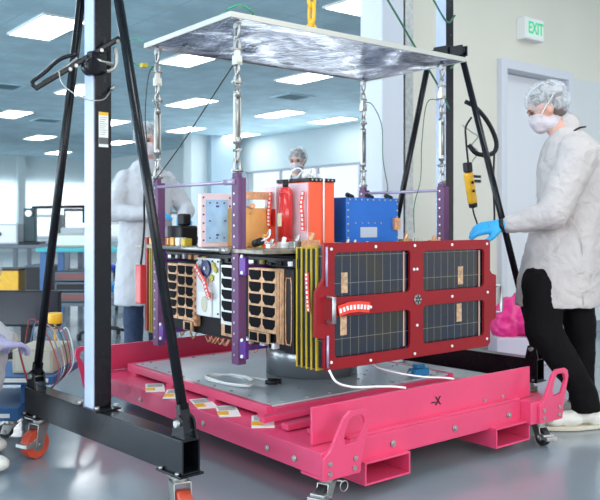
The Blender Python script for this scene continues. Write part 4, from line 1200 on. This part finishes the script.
for s_, e_, w_ in arms:
    s_, e_, w_ = map(Vector, (s_, e_, w_)); d = (w_ - e_).normalized(); yv = Vector((0, 0, 1)).cross(d).normalized(); zv = d.cross(yv)
    hand('glove', Cr, Matrix.Translation(w_ + d * .04) @ Matrix((d, yv, zv)).transposed().to_4x4(), mat('lilac glove', (0.42, 0.40, 0.62), 0.5) if 'lilac glove' not in MATS else MATS['lilac glove'], .6, 1)

# ------------------------------------------------------------ blue cart at left with instruments
x, y = cw(-1.52, 4.05)
CT = thing('equipment_cart', 'blue two-level equipment cart at the left edge behind the gantry beam', 'cart', (x, y, 0), PR)
p = P(); p.box(-.42, .32, -.22, .22, .27, .31); obj('shelf', p, blue_cart, CT, .004)
p = P(); p.box(-.42, .32, -.224, -.22, .275, .305)
objs('white_label_strip', P().box(-.40, .02, -.226, -.2205, .283, .302).box(.06, .30, -.226, -.2205, .283, .302), paper, CT)
p = P(); p.box(.13, .22, -.12, -.04, .10, .27); obj('leg', p, blue_cart, CT, .003)
p = P(); p.box(-.38, -.30, -.12, -.04, .10, .27); obj('leg', p, blue_cart, CT, .003)
p = P(); p.box(-.45, .16, -.24, .24, .10, .16); obj('base', p, blue_cart, CT, .004)
p = P(); p.box(-.45, .12, -.242, -.24, .115, .135); obj('base_stripe', p, white_p, CT)
for (cx, cy) in ((.10, -.17), (.10, .17), (-.38, -.17), (-.38, .17)): caster(CT, cx, cy, .10, .036, black_rubber, 0, .028)
bx = thing('instrument_box', 'beige instrument box on the blue cart shelf', 'instrument', (x, y, .31), PR)
obj('casing', P().box(.10, .30, -.15, .15, 0.002, .12), beige_box, bx, .005)
obj('front_panel', P().box(.115, .285, -.153, -.15, .012, .11), mat('pale panel', (0.62, 0.6, 0.5), 0.5), bx)
x2, y2 = cw(-1.50, 4.62)
mo = thing('flat_monitor', 'black flat monitor standing behind the crouching person', 'monitor', (x2, y2, 0), PR)
obj('screen_housing', P().box(-.32, .10, -.02, .02, .45, .66), black_matt, mo, .006)
obj('screen', P().box(-.31, .09, -.023, -.02, .465, .65), mat('screen', (0.02, 0.02, 0.03), 0.15), mo)
obj('stand', P().box(-.13, -.07, -.012, .03, .31, .46).box(-.2, .0, -.08, .12, .27, .312).box(-.13, -.07, .0, .06, 0.0, .27).box(-.25, .05, -.15, .2, 0.0, .03), black_matt, mo, .003)
x3, y3 = cw(-1.275, 4.05)
yk = thing('yellow_spool', 'small yellow spool held above the wires at the left edge', 'spool', (x3, y3, .31), PR)
p = P(); p.cyl((.02, .0, .23), (.02, .0, .285), .036, seg=20); p.cyl((.02, 0, .122), (.02, 0, .23), .006); obj('spool_body', p, yellow_p, yk, .008)
def wl(X, Y, Zv): a = cw(X, Y); return (a[0], a[1], Zv)
random.seed(21)
wires = (('maroon wire looping down from the left cart', wire_red), ('blue wire looping down beside the left cart', wire_blue), ('thin grey wire bundle above the beige box', galv), ('dark wire hanging from the left cart shelf', wire_black), ('red wire rising behind the slanted brace at left', wire_red), ('pale wire arcing over the beige box', wire_white))
for i, (l, m) in enumerate(wires):
    o = i * .022
    cable('wire', l, [wl(-1.38 + o, 3.96 + o, .44 + .02 * i), wl(-1.33 + o, 3.9 + o, .58 - .015 * i), wl(-1.26 + o * .7, 3.9 + o, .52), wl(-1.20 + o * .5, 3.88 + o, .40), wl(-1.18 + o * .2, 3.86 + o, .31), wl(-1.24 - o * .3, 3.86 + o, .21), wl(-1.30, 3.88 + o, .19)], .003, m, 'wires at the left cart')
cable('wire', 'red wire hanging in front of the crouching knees', [wl(-1.33, 3.72, .50), wl(-1.30, 3.70, .40), wl(-1.26, 3.70, .28), wl(-1.20, 3.72, .22), wl(-1.16, 3.75, .24)], .005, wire_red)

# ------------------------------------------------------------ background benches and clutter
def bench(label, X, Y, w, d, h, topm, legm, shelfm, rz=0.0, name='workbench'):
    x, y = cw(X, Y)
    t = thing(name, label, 'workbench', (x, y, 0), PR + rz)
    obj('bench_top', P().box(-w / 2, w / 2, -d / 2, d / 2, h - .04, h), topm, t, .005)
    for sx in (-1, 1):
        for sy in (-1, 1):
            obj('leg', P().box(sx * (w / 2 - .06) - .03, sx * (w / 2 - .06) + .03, sy * (d / 2 - .06) - .03, sy * (d / 2 - .06) + .03, .0, h - .04), legm, t)
    obj('lower_shelf', P().box(-w / 2 + .09, w / 2 - .09, -d / 2 + .03, d / 2 - .03, .22, .25), shelfm, t)
    return t
bench('teal topped workbench behind the left gantry post', -1.95, 8.2, 1.35, .7, .80, teal_top, blue_cart, bench_grey)
bench('dark topped long workbench at the far left edge', -3.55, 9.3, 1.9, .7, .80, bench_grey, bench_grey, bench_grey)
bench('far grey workbench below the bright left window', -3.2, 13.5, 3.2, .8, .78, mat('pale bench', (0.5, 0.55, 0.58), 0.5), bench_grey, bench_grey)
def box_thing(name, label, cat, X, Y, z, dims, m, parts=(), group=None):
    x, y = cw(X, Y); t = thing(name, label, cat, (x, y, z), PR, group)
    w, d, h = dims
    obj('casing', P().box(-w / 2, w / 2, -d / 2, d / 2, 0, h), m, t, .008)
    for (nm, x0, x1, y0, y1, z0, z1, mm) in parts: obj(nm, P().box(x0, x1, y0, y1, z0, z1), mm, t, .003)
    return t
greyeq = mat('grey equipment', (0.42, 0.47, 0.50), 0.5)
# microscope arm style stands on the dark bench
box_thing('oscilloscope', 'pale blue-grey instrument on the dark bench at the left edge', 'instrument', -3.55, 9.25, .802, (.62, .35, .24), greyeq, (('front_panel', -.29, .29, -.18, -.175, .02, .22, white_p), ('display', -.22, .0, -.185, -.18, .06, .2, mat('blue display', (0.05, 0.12, 0.25), 0.2)), ('knob', .08, .12, -.195, -.18, .1, .14, black_matt)))
x, y = cw(-3.12, 9.2); t = thing('microscope_stand', 'black boom stand with round lamp on the dark bench', 'stand', (x, y, .80), PR)
obj('base', P().box(-.12, .12, -.12, .12, 0.002, .03), black_matt, t, .005)
obj('column', P().box(-.09, .05, -.04, .04, .03, .42), mat('dark teal casing', (0.02, 0.05, 0.06), 0.5), t, .01)
obj('boom', P().cyl((0, 0, .43), (.62, 0, .44), .016).cyl((.60, 0, .44), (.60, 0, .25), .012), black_matt, t)
obj('lamp_head', P().cyl((-.02, -.04, .36), (-.02, -.07, .36), .04), steel, t)
box_thing('storage_bin', 'yellow storage bin on the shelf under the dark bench', 'bin', -3.5, 9.25, .252, (.55, .4, .26), yellow_p, (('rim', -.29, .29, -.21, .21, .25, .27, black_matt),))
box_thing('storage_bin', 'black storage bin on the shelf under the dark bench, at its right end', 'bin', -3.0, 9.25, .252, (.28, .4, .3), black_matt, (('rim', -.15, .15, -.21, .21, .29, .31, bench_grey),))
box_thing('test_cabinet', 'grey instrument cabinet on the teal workbench left of the black post', 'cabinet', -2.35, 8.25, .802, (.36, .35, .14), mat('warm grey casing', (0.42, 0.42, 0.38), 0.5), (('front_panel', -.16, .16, -.178, -.175, .02, .12, white_p), ('sloped_hood', -.12, .12, -.1, .1, .14, .20, greyeq)))
for i, (X, Z_, l) in enumerate(((-2.30, .255, 'lowest dark drawer crate on the shelf of the teal bench'), (-2.30, .36, 'middle dark drawer crate on the shelf of the teal bench'), (-2.30, .465, 'top dark drawer crate on the shelf of the teal bench'))):
    box_thing('drawer_crate', l, 'crate', X, 8.15, Z_, (.34, .4, .095), bench_grey, (('drawer_front', -.15, .15, -.205, -.2, .02, .075, mat('rust red front', (0.25, 0.08, 0.07), 0.5) if i != 1 else black_matt),), 'dark crates under the teal bench')
# rolling stools
def stool(label, X, Y, m, h):
    x, y = cw(X, Y); t = thing('rolling_stool', label, 'stool', (x, y, 0), PR)
    p = P(); p.cyl((0, 0, h - .07), (0, 0, h), .18, seg=28); obj('seat', p, m, t, .02)
    p = P(); p.cyl((0, 0, .08), (0, 0, h - .07), .022); obj('column', p, steel, t)
    for k in range(5):
        a = k * 2 * math.pi / 5; p = P(); p.cyl((0, 0, .10), (.24 * math.cos(a), .24 * math.sin(a), .065), .016, .012); l = obj('leg', p, black_matt, t)
        p = P(); p.cyl((.24 * math.cos(a) - .015, .24 * math.sin(a), .03), (.24 * math.cos(a) + .015, .24 * math.sin(a), .03), .029); obj('wheel', p, black_rubber, l)
stool('blue seated rolling stool between the left brace and the black post', -1.78, 7.2, mat('blue vinyl', (0.01, 0.22, 0.55), 0.4), .50)
stool('deep blue rolling stool beside the slanted left brace, farther back', -2.25, 9.6, mat('deep blue vinyl', (0.02, 0.06, 0.5), 0.4), .55)
# monitor with stand on far bench, chairs and boxes: far clutter
for i, (X, Y, w, h, m, l) in enumerate(((-4.3, 13.4, .5, .4, greyeq, 'grey box instrument on the far bench, leftmost'), (-3.75, 13.4, .4, .5, black_matt, 'black upright instrument on the far bench'), (-2.9, 13.4, .7, .28, mat('white instrument', (0.62, 0.66, 0.66), 0.5), 'low white instrument on the far bench'), (-2.2, 13.4, .35, .45, bench_grey, 'dark instrument on the far bench, rightmost'))):
    box_thing('bench_instrument', l, 'instrument', X, Y, .782, (w, .4, h), m, (('front_panel', -w / 2 + .03, w / 2 - .03, -.205, -.2, .04, h - .04, galv),), 'instruments on the far bench')
bench('long bench under the far window strip, seen behind the craft', 1.2, 13.5, 4.0, .8, .80, MATS['pale bench'], bench_grey, bench_grey)
# pink plastic film and a white bin behind the man at right
x, y = cw(1.66, 6.0)
pk = thing('pink_film_bundle', 'bundle of crumpled hot pink plastic film on a white box behind the man', 'plastic film', (x, y, 0), PR)
p = P()
random.seed(9)
p.ell((0, 0, .36), (.20, .12, .14)); p.ell((.1, 0, .3), (.2, .14, .12)); p.ell((-.1, .0, .27), (.12, .12, .10)); p.ell((.05, .02, .44), (.13, .1, .08))
organic('film', p, magenta, pk, .015, 2, .05, .06)
obj('white_box', P().box(-.20, .35, -.14, .14, 0.0, .20), mat('lilac white box', (0.62, 0.55, 0.66), 0.5), pk, .01)
